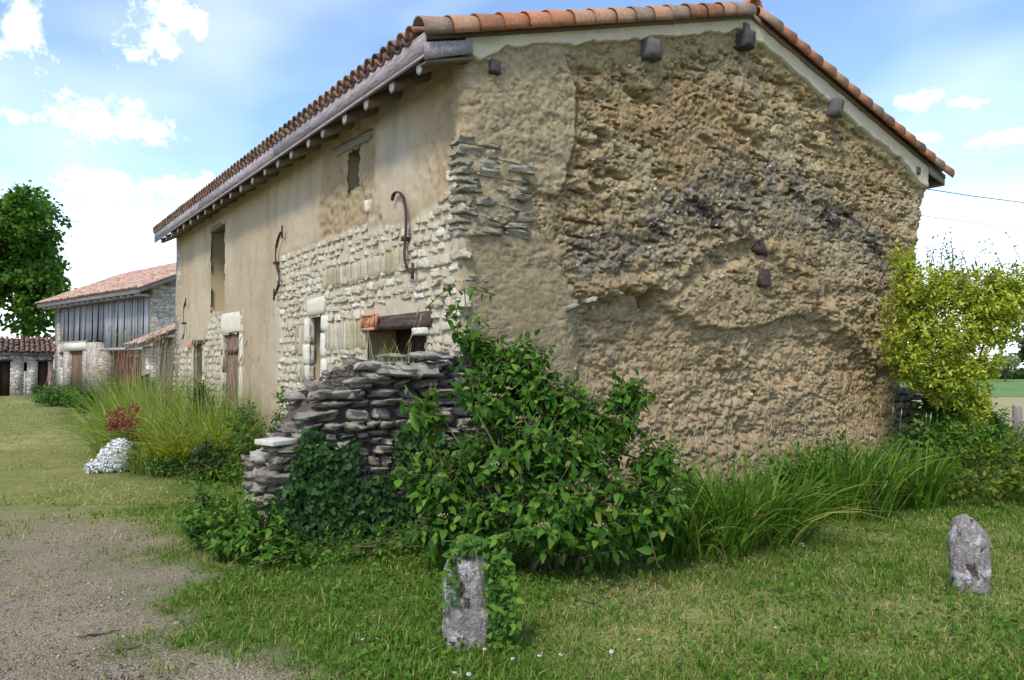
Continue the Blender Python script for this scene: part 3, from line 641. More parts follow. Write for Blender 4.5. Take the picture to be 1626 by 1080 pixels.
for i, a in enumerate([(11.52, 11.8, 1.4, 2.05), (11.52, 11.8, .7, 1.38), (12.82, 12.98, 1.2, 2.05), (12.82, 12.98, .4, 1.18)]):
    block('jamb_stone', *a, MT['dressed'], seed=i + 1)
block('brick', 12.9, 13.16, 1.98, 2.16, MT['plaque'], -.07, .1, 1)
block('wood_lintel', 11.4, 12.9, 2.08, 2.2, MT['lintel'], -.03, .2, 2)
block('wood_lintel', .5, 2.58, 2.03, 2.225, MT['lintel'], -.035, .3, 3)
# a bright stone hanging beside the low door, one in the plaster scar
block('loose_stone', .66, .92, 1.94, 2.03, MT['dressed'], -.1, .05, 4); block('loose_stone', 2.3, 2.42, 3.62, 3.78, MT['dressed'], -.05, .05, 5)
# tilted old timber over the small upper window
o = block('wood_lintel', -.75, .75, -.09, .09, MT['wood'], -.07, .2, 2); o.matrix_local = m4(np.array(Matrix.Rotation(.02, 3, 'X')) @ np.diag([.26, 1.42, .15]), (.095, 2.93, 4.67))
o = block('wood_lintel', -.75, .75, -.09, .09, MT['wood'], -.07, .2, 3); o.matrix_local = m4(np.array(Matrix.Rotation(-.02, 3, 'X')) @ np.diag([.2, 1.6, .1]), (.085, 10.5, 4.66))
# timber of doors: planks, strap
def planks(parent, x, y0, y1, z0, z1, n, mat, th=.035, name='plank'):
    w = (y1 - y0) / n
    for i in range(n): obj(name, boxes('plank', [(x + .004 * (i % 2), x + th, y0 + i * w + .006, y0 + (i + 1) * w - .006, z0, z1)]), mat, parent)
dr = obj('shuttered_door', boxes('door_back', [(.1, .13, 8.66, 9.88, .02, 2.24)]), MT['darkdoor'], house); planks(dr, .055, 8.68, 9.86, .05, 2.23, 2, MT['door'])
obj('iron_strap', boxes('strap', [(.03, .054, 8.6, 9.95, 1.84, 1.92), (-.03, .03, 8.6, 8.66, 1.82, 1.94), (-.03, .03, 9.9, 9.96, 1.82, 1.94)]), MT['iron'], dr)
dr = obj('dark_door', boxes('door_back', [(.46, .49, .7, 2.45, .2, 2.1)]), MT['dim'], house); planks(dr, .42, .76, 2.4, .25, 2.07, 6, MT['darkdoor'])
dr = obj('plank_door', boxes('door_back', [(.55, .58, 11.8, 12.85, .02, 2.1)]), MT['dim'], house); planks(dr, .5, 11.82, 12.8, .05, 2.07, 4, MT['door'])
# terracotta plaque with raised frame and marks
pq = obj('terracotta_plaque', boxes('plaque', [(-.085, -.03, 1.97, 2.37, 2.05, 2.255)]), MT['plaque'], house); pq.matrix_local = Matrix.Identity(4)
obj('plaque_frame', boxes('plaque_frame', [(-.1, -.084, 1.965, 2.375, 2.225, 2.26), (-.1, -.084, 1.965, 2.375, 2.045, 2.08), (-.1, -.084, 1.965, 2.01, 2.081, 2.224), (-.1, -.084, 2.33, 2.375, 2.081, 2.224)]), MT['plaque'], pq)
def digit(segs): return [(-.0965, -.0835, *s) for s in segs]
obj('plaque_marks', boxes('plaque_marks', digit([(2.18, 2.28, 2.19, 2.203), (2.265, 2.28, 2.15, 2.189), (2.18, 2.28, 2.14, 2.149), (2.18, 2.195, 2.105, 2.139), (2.18, 2.28, 2.092, 2.104), (2.1, 2.115, 2.092, 2.203), (2.116, 2.135, 2.18, 2.19)])), MT['plaque'], pq)
# wrought-iron wall anchors
def anchor(pts, w, bars, stud):
    P = np.array([(-.06, y, z) for y, z in pts]); t = np.linspace(0, 1, len(P)); tt = np.linspace(0, 1, 26)
    Q = np.stack([np.interp(tt, t, P[:, i]) for i in range(3)], -1)
    for _ in range(3): Q[1:-1] = (Q[:-2] + 2 * Q[1:-1] + Q[2:]) / 4
    a = obj('wall_anchor', tubes('wall_anchor', [(Q, w * .8 * (1 - .35 * np.abs(tt - .5)), 6, .45)]), MT['iron'], house)
    for (y, z) in stud: obj('anchor_stud', boxes('stud', [(-.1, .06, y - .025, y + .025, z - .025, z + .025)]), MT['iron'], a)
    for (y0, y1, z0, z1) in bars: obj('anchor_tip', boxes('tip', [(-.075, -.05, y0, y1, z0, z1)]), MT['iron'], a)
anchor([(1.52, 3.62), (1.5, 3.7), (1.38, 3.72), (1.22, 3.65), (1.13, 3.45), (1.13, 3.2), (1.17, 3.02), (1.18, 2.9), (1.14, 2.75), (1.03, 2.68), (.98, 2.68)], .038, [(.94, .965, 2.6, 2.79)], [(1.17, 3.1)])
anchor([(5.82, 3.86), (5.9, 3.86), (6.05, 3.75), (6.18, 3.55), (6.16, 3.38), (6.02, 3.25), (5.93, 3.1), (5.97, 2.95), (6.1, 2.85), (6.2, 2.8)], .034, [(5.79, 5.82, 3.74, 3.96), (6.2, 6.23, 2.72, 2.92)], [(6.15, 3.36)])
anchor([(13.45, 3.2), (13.5, 3.2), (13.66, 3.05), (13.7, 2.85), (13.62, 2.68), (13.55, 2.5), (13.6, 2.35), (13.75, 2.25)], .024, [(13.42, 13.45, 3.08, 3.28)], [(13.7, 2.66)])
# hinge pin at the slab-side: small iron hook beside the first anchor is left to the anchor itself

# ---- corner quoins: front stones run round, and a rough pile of flat stones on the gable
gq = random.Random(9)
z = 3.02
while z < 4.05:
    h = gq.uniform(.07, .125); w = np.interp(z, [3.0, 3.3, 4.05], [.8, .66, .6]); x = -.05
    while x < w:
        l = gq.uniform(.18, .44)
        if gq.random() < .96:
            M3 = np.array(Matrix.Rotation(gq.gauss(.05, .05), 3, 'Y')) @ np.diag([l * 1.02, .3, h * 1.02])
            obj('stone', gq.choice(STM), MT['quoin'], gable, mw=m4(M3, (x + l / 2, .07 - gq.uniform(.0, .04), z + h / 2)))
        x += l
    z += h
for (x0, x1, z0, z1, pr) in ((.0, .46, 2.64, 2.98, -.015), (.5, .98, 2.72, 3.0, -.02), (.0, .42, 2.5, 2.6, .02), (.0, .3, 1.92, 2.04, .02), (1.36, 1.66, 2.24, 2.36, .05), (1.72, 1.9, 2.34, 2.42, .06)):
    M3 = np.array(Matrix.Rotation(gq.gauss(-.03, .04) if x0 < 1 else -.35, 3, 'Y')) @ np.diag([x1 - x0, .3, z1 - z0])
    obj('stone', gq.choice(BLM if z1 - z0 > .2 else STM), MT['quoin'], gable, mw=m4(M3, ((x0 + x1) / 2, .11 - pr, (z0 + z1) / 2)))
# stone footing at the far corner
obj('footing_core', boxes('footing_core', [(8.2, 9.15, .16, .6, -.1, 1.2)]), MT['rubble'], gable)
for zc in np.arange(.2, 1.25, .12):
    x = 8.3
    while x < 9.3:
        l = gq.uniform(.2, .36); M3 = np.diag([l, .3, .125]); obj('stone', gq.choice(STM), MT['quoin'], gable, mw=m4(M3, (x + l / 2, .16 + gq.uniform(-.02, .03), zc))); x += l
# pebbles and flints in the earth
def gable_pt(x, z, out=0.0):
    d, _ = gable_field(np.array([x]), np.array([z])); p = wall_pos(np.array([x]), np.array([z]), d + out); return p[0]
items = []
pr = random.Random(21)
for i in range(330):
    x = pr.uniform(1.5, 8.6); z = pr.uniform(.3, 5.6)
    if z > RZ - RS * abs(x - RX) - .5: continue
    s = pr.uniform(.016, .034) * (1.5 if pr.random() < .14 else 1); v, f = STV[pr.randrange(12)]
    items.append((v, f, np.array(Matrix.Rotation(pr.gauss(-.3, .4), 3, 'Y')) @ np.diag([s * pr.uniform(1, 2.4), s * 1.5, s * .8]), gable_pt(x, z, .0)))
join_tr('pebbles', items, MT['limestone'], gable)
# timbers that stick out of the gable
def timber(x, z, w, h, out, seed, mat='purlin', ry=0):
    v, f = BLV[seed % 6]; p = gable_pt(x, z)
    obj('purlin_end', BLM[seed % 6], MT[mat], house, mw=m4(np.array(Matrix.Rotation(ry, 3, 'Y')) @ np.diag([w, out * 2, h]), (x, p[1], z)))
timber(.4, 4.86, .14, .15, .07, 0); timber(2.74, 5.58, .24, .26, .2, 1); timber(4.55, 6.14, .2, .24, .2, 2); timber(4.58, 6.32, .12, .16, .1, 3); timber(6.66, 5.58, .18, .28, .2, 4, ry=.15); timber(9.1, 4.96, .12, .13, .08, 5)
timber(5.02, 3.28, .3, .2, .12, 1, 'lintel', .2); timber(5.06, 2.86, .22, .26, .03, 2, 'lintel'); timber(2.9, 2.36, .2, .2, -.02 + .06, 3, 'lintel')

# ---- roof: deck, fascia, rafters, tiles
roof = obj('roof', None, None, house)
roof['label'] = 'low-pitched roof of overlapping red terracotta barrel tiles'
XE0, XE1, YV = -.47, 9.95, -.14
deck = []
for (xa, xb) in ((XE0, RX), (RX, XE1)):
    V = []
    for (x, y) in ((xa, YV + .02), (xb, YV + .02), (xb, HL + .25), (xa, HL + .25)):
        V.append((x, y, roofz(x, y)))
    V = np.array(V); V2 = V + np.array([0, 0, .03]); deck.append(np.concatenate([V, V2]))
obj('roof_deck', mesh('roof_deck', np.concatenate(deck), np.concatenate([BOXF, BOXF + 8])), MT['rafter'], roof)
# fascia of two boards with a butt joint, along the front eave
def skew_box(y0, y1, x0, x1, za, zb):
    V = boxV(x0, x1, y0, y1, za, zb); V[:, 2] += TILT * np.maximum(V[:, 1], 0); return V
zf = roofz(XE0) + .02
for (a, b) in ((-.15, 4.9), (4.92, 10.1), (10.12, HL + .3)):
    obj('fascia_board', mesh('fascia', skew_box(a, b, XE0 - .03, XE0, zf - .215, zf), BOXF), MT['fascia'], house)
obj('fascia_board', mesh('fascia', skew_box(-.15, HL + .3, XE0 - .027, XE0 + .0, zf - .25, zf - .218), BOXF), MT['fascia'], house)
# return board at the near end and its soffit
Vr = boxV(XE0 - .03, .07, -.172, -.15, 0, 0); Vr[:, 2] = [4.72, 4.92, 4.92, 4.72, 4.9, 5.06, 5.06, 4.9]
obj('fascia_return', mesh('ret', Vr, BOXF), MT['fascia'], house)
Vs = boxV(XE0, .1, -.15, 0.0, 0, 0); Vs[:, 2] = [4.7, 4.86, 4.86, 4.7, 4.73, 4.89, 4.89, 4.73]; obj('soffit_board', mesh('sof', Vs, BOXF), MT['rafter'], house)
# far eave
obj('fascia_board', mesh('fascia', skew_box(-.12, HL + .3, XE1 - .02, XE1 + .01, roofz(XE1) - .16, roofz(XE1) + .02), BOXF), MT['wood'], house)
Vr = boxV(9.45, XE1, -.13, -.11, 0, 0); Vr[:, 2] = [4.94, 4.82, 4.82, 4.94, 5.1, 4.96, 4.96, 5.1]; obj('fascia_return', mesh('ret', Vr, BOXF), MT['wood'], house)
# verge boards, dark thin edge under the tiles
for (xa, xb) in ((XE0, RX), (RX, XE1)):
    V = boxV(xa, xb, -.145, -.1, 0, 0); V[:, 2] = [roofz(xa) - .045, roofz(xb) - .045, roofz(xb) - .045, roofz(xa) - .045, roofz(xa) + .025, roofz(xb) + .025, roofz(xb) + .025, roofz(xa) + .025]
    obj('verge_board', mesh('verge', V, BOXF), MT['rafter'], house)
rr = random.Random(3)
ys = [.1, .72, 1.5, 2.15, 2.85, 3.5, 4.2, 4.9, 5.55, 6.25, 6.95, 7.65, 8.3, 9.0, 9.7, 10.4, 11.1, 11.8, 12.5, 13.2, 13.9, 14.6]
for y in ys:
    y += rr.uniform(-.06, .06); x1 = .35; w = rr.uniform(.05, .066)
    P = [(XE0 + .035, y, roofz(XE0 + .015, y) - .275), (-.1, y + rr.uniform(-.03, .03), roofz(-.1, y) - .2), (x1, y, roofz(x1, y) - .16)]
    rf = obj('rafter', tubes('rafter', [(P, [w, w * 1.1, w * 1.15], 7, 1.15)]), MT['rafter'], house)
    obj('rafter_end', tubes('rafter_end', [([(XE0 + .02, y, P[0][2]), (XE0 + .037, y, P[0][2])], w * 1.04, 7, 1.2)], False), MT['raftend'], rf)
# barrel tile: local x = down slope, arc in y/z
def tile_geo(L=.46, r0=.082, r1=.1, th=.013, k=7, a0=0, a1=180):
    V = []; 
    for (x, r) in ((0, r0), (L, r1)):
        for rad in (r, r - th):
            for a in np.radians(np.linspace(a0, a1, k)): V.append((x, rad * math.cos(a), rad * math.sin(a)))
    q = []
    def id(e, s, i): return (e * 2 + s) * k + i
    for i in range(k - 1):
        q += [[id(0, 0, i), id(0, 0, i + 1), id(1, 0, i + 1), id(1, 0, i)], [id(0, 1, i + 1), id(0, 1, i), id(1, 1, i), id(1, 1, i + 1)],
              [id(1, 0, i), id(1, 0, i + 1), id(1, 1, i + 1), id(1, 1, i)], [id(0, 0, i + 1), id(0, 0, i), id(0, 1, i), id(0, 1, i + 1)]]
    q += [[id(0, 0, 0), id(1, 0, 0), id(1, 1, 0), id(0, 1, 0)], [id(1, 0, k - 1), id(0, 0, k - 1), id(0, 1, k - 1), id(1, 1, k - 1)]]
    return np.array(V), np.array(q)
TV, TF = tile_geo(); TM = mesh('barrel_tile', TV, TF); CV, CF = TV * np.array([1, 1, -1]), TF[:, ::-1]; CM = mesh('channel_tile', CV, CF)
VV, VF = tile_geo(.46, .118, .142, .016, 9); VM = mesh('verge_tile_mesh', VV, VF)
sl = math.atan(RS); ROW = .335
def tile_M(side, x, y, up, roll=0.0, jit=.02):
    """side -1 = slope falling to -X"""
    dn = np.array([side * math.cos(sl), 0, -math.sin(sl)]); nm = np.array([side * math.sin(sl), 0, math.cos(sl)]); sd_ = np.cross(nm, dn)
    pitch = .035 + rr.gauss(0, jit * .3); d2 = dn * math.cos(pitch) - nm * -math.sin(pitch) * -1
    d2 = dn * math.cos(pitch) - nm * math.sin(pitch) * -0 + nm * -0
    n2 = np.cross(d2, sd_); R = np.stack([d2, sd_, n2], 1)
    R = R @ np.array(Matrix.Rotation(roll, 3, 'X')) @ np.array(Matrix.Rotation(rr.gauss(0, jit), 3, 'Z')) @ np.array(Matrix.Rotation(-.03 + rr.gauss(0, jit * .4), 3, 'Y'))
    return R, np.array([x, y, roofz(x, y) + up])
fieldT = []; fieldC = []
COL = .215
ncol = int((HL + .3) / COL)
for side, xe in ((-1, XE0), (1, XE1)):
    nrow = int(abs(RX - xe) / math.cos(sl) / ROW) + 1
    for r_ in range(nrow):
        x = xe + (-side) * ((r_ * ROW + .46 - .07) * math.cos(sl))        # upper end of tile
        if abs(x - xe) > abs(RX - xe): x = RX + side * .05
        roll = -.62 * (1 if side < 0 else -1)
        M3, l = tile_M(side, x, -.125, .045, roll, .02); 
        if side > 0 or True: obj('verge_tile', VM, MT['tile'], roof, mw=m4(M3, l))
        for c in range(ncol):
            y = .1 + c * COL
            M3, l = tile_M(side, x, y, .072); M4_, l4 = tile_M(side, x, y + COL / 2, .1)
            if c < 2 or (r_ == 0 and side < 0 and c < 70):
                obj('roof_tile', TM, MT['tile'] if c < 2 else MT['oldtile'], roof, mw=m4(M3, l))
            else: fieldT.append((M3, l))
            fieldC.append((M4_, l4))
a = np.array([t[0] for t in fieldT]); b = np.array([t[1] for t in fieldT]); v, f = inst(TV, TF, a, b)
a = np.array([t[0] for t in fieldC]); b = np.array([t[1] for t in fieldC]); v2, f2 = inst(CV, CF, a, b)
stuff(obj('tile_field', mesh('tile_field', np.concatenate([v, v2]), np.concatenate([f, f2 + len(v)])), MT['oldtile'], roof))
VM2 = mesh('ridge_tile_mesh', VV, VF)
for i in range(int((HL + .4) / .36)):
    y = -.2 + i * .36; obj('ridge_tile', VM2, MT['tile'], roof, mw=m4(np.stack([np.array([0, -1., 0]), np.array([1., 0, 0]), np.array([0, 0, 1.])], 1), (RX, y + .46, RZ + .1 + TILT * max(y, 0))))
#PART2
# ------------------------------------------------------------------ ruined dry-stone wall joined to the near corner
ruin = empty('ruined_stone_wall', (-1.1, -.05, 0), 'crumbling grey dry-stone wall stepping down from the near house corner', 'stone wall')
def rl(x, y, z): return (x + 1.1, y + .05, z)
def ruin_top(x): return np.interp(x, [-2.32, -2.25, -1.95, -1.85, -1.75, -1.6, -1.4, -1.15, -.7, 0, .4], [.6, .78, .84, 1.0, 1.14, 1.36, 1.46, 1.6, 1.66, 1.66, 1.6])
RV = [rough_stone(200 + i, 3, .02, .17, .16) for i in range(16)]; RM = [mesh('wall_stone', v, f) for v, f in RV]
q = random.Random(17)
# earth core
cx = np.arange(-1.9, .36, .04); cy = np.linspace(-.27, .42, 14)
X_, Y_ = np.meshgrid(cx, cy, indexing='ij'); edge = np.minimum(Y_ + .27, .42 - Y_)
Zc = ruin_top(X_) - .1 - .02 * (Y_ > .1) + (fbm(X_ * 9, Y_ * 9, 5, 4) - .5) * .16 + np.exp(-((X_ + 1.1) / .35) ** 2) * .07
n_, m_ = X_.shape; ix = np.arange(n_ * m_).reshape(n_, m_)
top = np.stack([X_, Y_, Zc], -1).reshape(-1, 3); bot = top.copy(); bot[:, 2] = -.05
Fq = [np.stack([ix[:-1, :-1], ix[1:, :-1], ix[1:, 1:], ix[:-1, 1:]], -1).reshape(-1, 4)]
k0 = n_ * m_
for e, fl in ((ix[:, 0], 0), (ix[:, -1], 1), (ix[0], 1), (ix[-1], 0)):
    w = np.stack([e[:-1], e[1:], e[1:] + k0, e[:-1] + k0], -1); Fq.append(w[:, ::-1] if not fl else w)
obj('earth_core', mesh('earth_core', np.concatenate([top, bot]) + np.array([1.1, .05, 0]), Fq, True), MT['rubble'], ruin)
def rstone(x, y, z, l, d, h, mat='drystone', rx=0, ry=0, rz=0):
    if x < -1.85: x = -1.85 + (x + 1.85) * .5; l = min(l, .3)
    R = np.array(Matrix.Rotation(rz, 3, 'Z') @ Matrix.Rotation(ry, 3, 'Y') @ Matrix.Rotation(rx, 3, 'X'))
    obj('stone', q.choice(RM), MT[mat], ruin, mw=m4(R @ np.diag([l, d, h]), rl(x, y, z)))
z = .0
while z < 1.62:
    h = q.uniform(.055, .105) if z < 1.0 else q.uniform(.06, .125); x = -2.3 + q.uniform(0, .1)
    while x < .35:
        l = q.uniform(.1, .26) if z < 1.05 else q.uniform(.12, .36)
        if z + h * .6 < ruin_top(x + l / 2):
            rstone(x + l / 2, -.25 + q.uniform(-.05, .03), z + h / 2, l * 1.02, q.uniform(.26, .36), h * 1.06, rx=q.gauss(0, .06), ry=q.gauss(0, .05), rz=q.gauss(0, .06))
            if z > ruin_top(x) - .45 or x > -1.2: rstone(x + l / 2, .38 + q.uniform(-.03, .05), z + h / 2 - .04, l * 1.02, .3, h * 1.05, ry=q.gauss(0, .05), rz=q.gauss(0, .1))
        x += l
    z += h
for yy in (-.05, .15):                                    # left end face
    z = .05
    while z < .72:
        h = q.uniform(.09, .15); rstone(-2.18 + q.uniform(-.06, .03), yy, z + h / 2, .3, .26, h, rz=q.gauss(0, .2)); z += h
for a in ((-2.2, -.3, .62, .46, .34, .14, .0, .06, .1), (-2.1, -.3, .78, .24, .3, .1), (-1.93, -.28, .8, .24, .28, .1), (-2.12, -.3, .86, .3, .3, .07), (-1.98, -.3, .87, .2, .26, .06),
          (-1.68, -.3, 1.15, .36, .3, .1, .05, -.02), (-1.42, -.3, 1.32, .4, .32, .11, 0, -.04), (-1.2, -.32, 1.45, .4, .3, .09, 0, -.1, .05), (-.95, -.36, 1.56, .42, .34, .13, .1, .03), (-.6, -.36, 1.55, .36, .34, .17), (-.5, -.33, 1.69, .4, .34, .1), (-.15, -.33, 1.66, .36, .34, .1), (-.95, .35, 1.6, .42, .3, .14, 0, .1), (-.6, .32, 1.68, .35, .3, .1), (-1.5, .1, 1.36, .32, .28, .16, .3, .2, .4), (-1.78, -.05, 1.02, .3, .3, .12), (-1.2, .4, 1.5, .3, .25, .12)):
    rstone(a[0], a[1], a[2], a[3], a[4], a[5], rx=a[6] if len(a) > 6 else 0, ry=a[7] if len(a) > 7 else 0, rz=a[8] if len(a) > 8 else 0)
# crumbs on the top
it = []
for i in range(500):
    x = q.uniform(-1.6, -.3); y = q.uniform(-.25, .35); s = q.uniform(.012, .045); v, f = STV[q.randrange(12)]
    zc = float(ruin_top(x)) - .09 + (float(fbm(np.array(x * 9), np.array(y * 9), 5, 4)) - .5) * .16 + math.exp(-((x + 1.1) / .35) ** 2) * .07
    it.append((v, f, np.array(Matrix.Rotation(q.uniform(0, 3), 3, 'Z') @ Matrix.Rotation(q.gauss(0, .5), 3, 'X')) @ np.diag([s * 1.6, s, s * .7]), np.array(rl(x, y, zc))))
join_tr('rubble_crumbs', it, MT['rubble'], ruin)
sb = tag(obj('square_slab', boxes('slab', [(-.13, .13, -.13, .13, 0, .045)]), MT['slab'], None, (-2.02, -.28, .905), (.02, -.02, .35)), 'small square pale paving slab lying on the low end of the ruined wall', 'slab')
bv = sb.modifiers.new('bevel', 'BEVEL'); bv.width = .006; bv.segments = 2

# ------------------------------------------------------------------ foliage makers
def leaf_geo(kind='ovate', fold=.18, curl=.22):
    if kind == 'ovate': xs = [0, .2, .42, .68, 1.0]; ws = [0, .21, .27, .18, 0]
    elif kind == 'narrow': xs = [0, .25, .5, .75, 1.0]; ws = [0, .12, .16, .11, 0]
    elif kind == 'ivy':
        P = np.array([(0, 0, 0), (-.32, -.1, .03), (-.5, .22, -.02), (-.24, .42, .05), (-.3, .72, .0), (0, 1.0, -.08), (.3, .72, .0), (.24, .42, .05), (.5, .22, -.02), (.32, -.1, .03), (0, .38, -.03)])
        return P, np.array([[10, (i + 1) % 10, i] for i in range(10)])
    V = []
    for x, w in zip(xs, ws):
        zc = -curl * x * x + .04 * math.sin(x * 6)
        V.append((0, x, zc))
        if w: V += [(-w, x, zc + fold * w), (w, x, zc + fold * w)]
    V = np.array(V, float)           # order: c0 | c1 l1 r1 | c2 l2 r2 | c3 l3 r3 | c4
    F = [[0, 1, 2], [0, 3, 1]]
    for i in (1, 4): F += [[i, i + 3, i + 4], [i, i + 4, i + 1], [i, i + 2, i + 5], [i, i + 5, i + 3]]
    F += [[7, 10, 8], [7, 9, 10]]
    return V, np.array(F)
LEAFG = {'ovate': [leaf_geo('ovate', .18, .22), leaf_geo('ovate', .3, .4), leaf_geo('ovate', .1, .1)], 'narrow': [leaf_geo('narrow', .2, .15), leaf_geo('narrow', .3, .3)], 'ivy': [leaf_geo('ivy')]}
def put_leaves(parent, base, P, T, Nn, S, mat, kind, singles=0, name='leaf', massname='leaves', width=1.0, seed=0):
    """P world positions, T tip directions, Nn normals, S sizes; nearest to the path become parts of their own"""
    P = np.asarray(P); r = np.random.default_rng(seed); T = norm(T); geo = LEAFG[kind]
    FR = frames(T, Nn, S, width); base = np.asarray(base, float)
    order = np.argsort(np.linalg.norm(P - np.array(CAM), axis=1)); gsel = r.integers(0, len(geo), len(P))
    one = order[:singles]; mass = order[singles:]
    if singles:
        ms = [mesh(name, v, f, True) for v, f in geo]
        for i in one: obj(name, ms[gsel[i]], mat, parent, mw=m4(FR[i], P[i] - base))
    V = []; F = []; o = 0
    for g, (tv, tf) in enumerate(geo):
        k = mass[gsel[mass] == g]
        if len(k):
            v, f = inst(tv, tf, FR[k], P[k] - base); V.append(v); F.append(f + o); o += len(v)
    if V:
        m = obj(massname, mesh(massname, np.concatenate(V), np.concatenate(F), True), mat, parent); m['kind'] = 'stuff'
def in_ell(n, E, r, shell=.55):
    """points in a union of ellipsoids given in (lat, dep, z, rl, rd, rz); biased to the outside; returns points and outward normals"""
    E = np.array(E, float); vol = np.prod(E[:, 3:], axis=1) ** (2 / 3); k = r.choice(len(E), n, p=vol / vol.sum())
    d = norm(r.normal(size=(n, 3))); rad = (shell + (1 - shell) * r.random(n) ** .6)[:, None]
    loc = E[k, :3] + d * rad * E[k, 3:]; nm = norm(d / E[k, 3:])
    W_ = np.array([cw(*p) for p in loc]); Nw = np.stack([nm[:, 0] * RGT[0] + nm[:, 1] * FWD[0], nm[:, 0] * RGT[1] + nm[:, 1] * FWD[1], nm[:, 2]], -1)
    return W_, Nw
def sprigs(tips, outs, r, nleaf=7, length=.3, size=.1, droop=.35, spread_=.9, upb=.5):
    """opposite leaves along a short twig that ends at each tip"""
    P = []; T = []; Nn = []; S = []; tw = []
    for tip, o in zip(tips, outs):
        d = norm(o + np.array([0, 0, upb]) + r.normal(0, .35, 3)); L = length * r.uniform(.7, 1.2); st = tip - d * L
        tw.append((np.array([st, (st + tip) / 2 + np.array([0, 0, .01]), tip]), np.array([.006, .004, .002])))
        sd_ = norm(np.cross(d, r.normal(size=3)))
        for j in range(nleaf):
            t = (j + .8) / nleaf; p = st + d * L * t; sd_ = norm(np.cross(d, sd_)) if j % 2 == 0 else -sd_
            if j == nleaf - 1: dr = d
            else: dr = sd_ * spread_ + d * .5
            dr = dr + np.array([0, 0, -droop]) + r.normal(0, .12, 3)
            nn = np.array([0, 0, 1.]) + o * .6 + r.normal(0, .25, 3)
            P.append(p); T.append(dr); Nn.append(nn); S.append(size * r.uniform(.65, 1.15) * (1 if j < nleaf - 1 else .8))
    return np.array(P), np.array(T), np.array(Nn), np.array(S), tw
def strap_blades(bases, dirs, lens, wid, r, bend=.9, seg=5):
    """arching strap leaves; returns arrays"""
    n = len(bases); t = np.linspace(0, 1, seg + 1); lens = np.asarray(lens)[:, None]; h = norm(np.stack([dirs[:, 0], dirs[:, 1], np.zeros(n)], -1))
    lean = r.uniform(.05, .75, (n, 1)) * (.5 + .5 * bend); bd = r.uniform(.2, 1.25, (n, 1)) * bend
    hx = lens * (lean * t + bd * .55 * t ** 2.4); hz = lens * (t - .5 * bd * t ** 3.0) * np.sqrt(np.clip(1 - lean ** 2 * .6, .2, 1))
    P = bases[:, None, :] + h[:, None, :] * hx[..., None] + np.array([0, 0, 1.])[None, None] * hz[..., None]
    side = norm(np.cross(h, np.array([0, 0, 1.])) + r.normal(0, .35, (n, 3)))
    w = np.asarray(wid).reshape(-1, 1) * np.interp(t, [0, .15, .6, 1], [.7, 1, .85, .06])[None]
    Lf = P - side[:, None] * w[..., None]; Rt = P + side[:, None] * w[..., None]
    V = np.stack([Lf, Rt], 2).reshape(n, -1, 3); k = (seg + 1) * 2
    f = np.array([[2 * i, 2 * i + 1, 2 * i + 3, 2 * i + 2] for i in range(seg)])
    F = (f[None] + (np.arange(n) * k)[:, None, None]).reshape(-1, 4); return V.reshape(-1, 3), F

# ------------------------------------------------------------------ dogwood in front of the gable corner
r = np.random.default_rng(3)
DB = cw(.25, 6.15); dog = empty('dogwood_bush', DB, 'big dark green broad-leaved bush in front of the gable corner', 'bush')
ED = [(.22, 6.25, 1.42, .36, .32, .26), (.0, 6.3, 1.6, .3, .28, .2), (.3, 6.0, .5, .85, .65, .5), (.2, 6.2, .95, .75, .6, .4), (-.12, 6.35, 1.4, .42, .4, .35), (.5, 6.3, 1.22, .34, .35, .24), (.95, 6.25, 1.38, .22, .25, .16), (.8, 6.2, 1.12, .26, .3, .18), (-.6, 6.1, .72, .36, .35, .26), (-.7, 6.3, 1.22, .22, .22, .14), (1.15, 6.2, .86, .24, .35, .22), (1.0, 6.0, .55, .4, .4, .3), (.1, 6.3, 1.72, .26, .25, .16), (-.3, 6.35, 1.78, .16, .18, .2), (-.45, 6.0, .35, .4, .3, .25)]
tips, outs = in_ell(1230, ED, r, .35); ok = tips[:, 2] > .12; tips, outs = tips[ok], outs[ok]
sh = np.array([cw(-.42 + .05 * math.sin(i * 2.1), 6.35, 1.85 + i * .055) for i in range(9)]); sho = norm(r.normal(size=(9, 3)) + np.array([0, 0, .8]))
tips = np.concatenate([tips, sh]); outs = np.concatenate([outs, sho])
P, T, Nn, S, tw = sprigs(tips, outs, r, 8, .32, .104, .5)
S = S * r.choice([.55, .8, 1.0, 1.1], len(S), p=[.15, .25, .35, .25])
put_leaves(dog, DB, P, T, Nn, S, MT['dogwood'], 'ovate', 300, seed=1)
big = []
for i in range(26):
    e = tips[r.integers(len(tips))]; s0 = np.array(DB) + np.array([r.normal(0, .12), r.normal(0, .12), -.02]); mid = (s0 + e) / 2 + np.array([0, 0, .15])
    big.append((np.array([s0, s0 * .6 + mid * .4 + np.array([0, 0, .1]), mid, e]) - DB, np.array([.018, .014, .01, .004]), 5))
big.append((np.array([cw(-.15, 6.25, 0), cw(-.3, 6.3, 1.2), cw(-.4, 6.35, 2.3)]) - DB, np.array([.014, .01, .004]), 5))
obj('branches', tubes('branches', big + [(a - DB, b, 4) for a, b in tw]), MT['stem'], dog)
# flat pale-brown flower heads
fh = []
for i in r.choice(len(tips), 60, replace=False):
    c = tips[i] - DB + np.array([0, 0, .02])
    for j in range(14): fh.append((c + np.array([r.normal(0, .022), r.normal(0, .022), r.normal(.01, .006)])))
fv, ff = STV[0]; fh = np.array(fh); v, f = inst(fv, ff, np.tile(np.eye(3) * .011, (len(fh), 1, 1)), fh)
o = obj('flower_heads', mesh('flower_heads', v, f), MT['seed'], dog); o['kind'] = 'stuff'

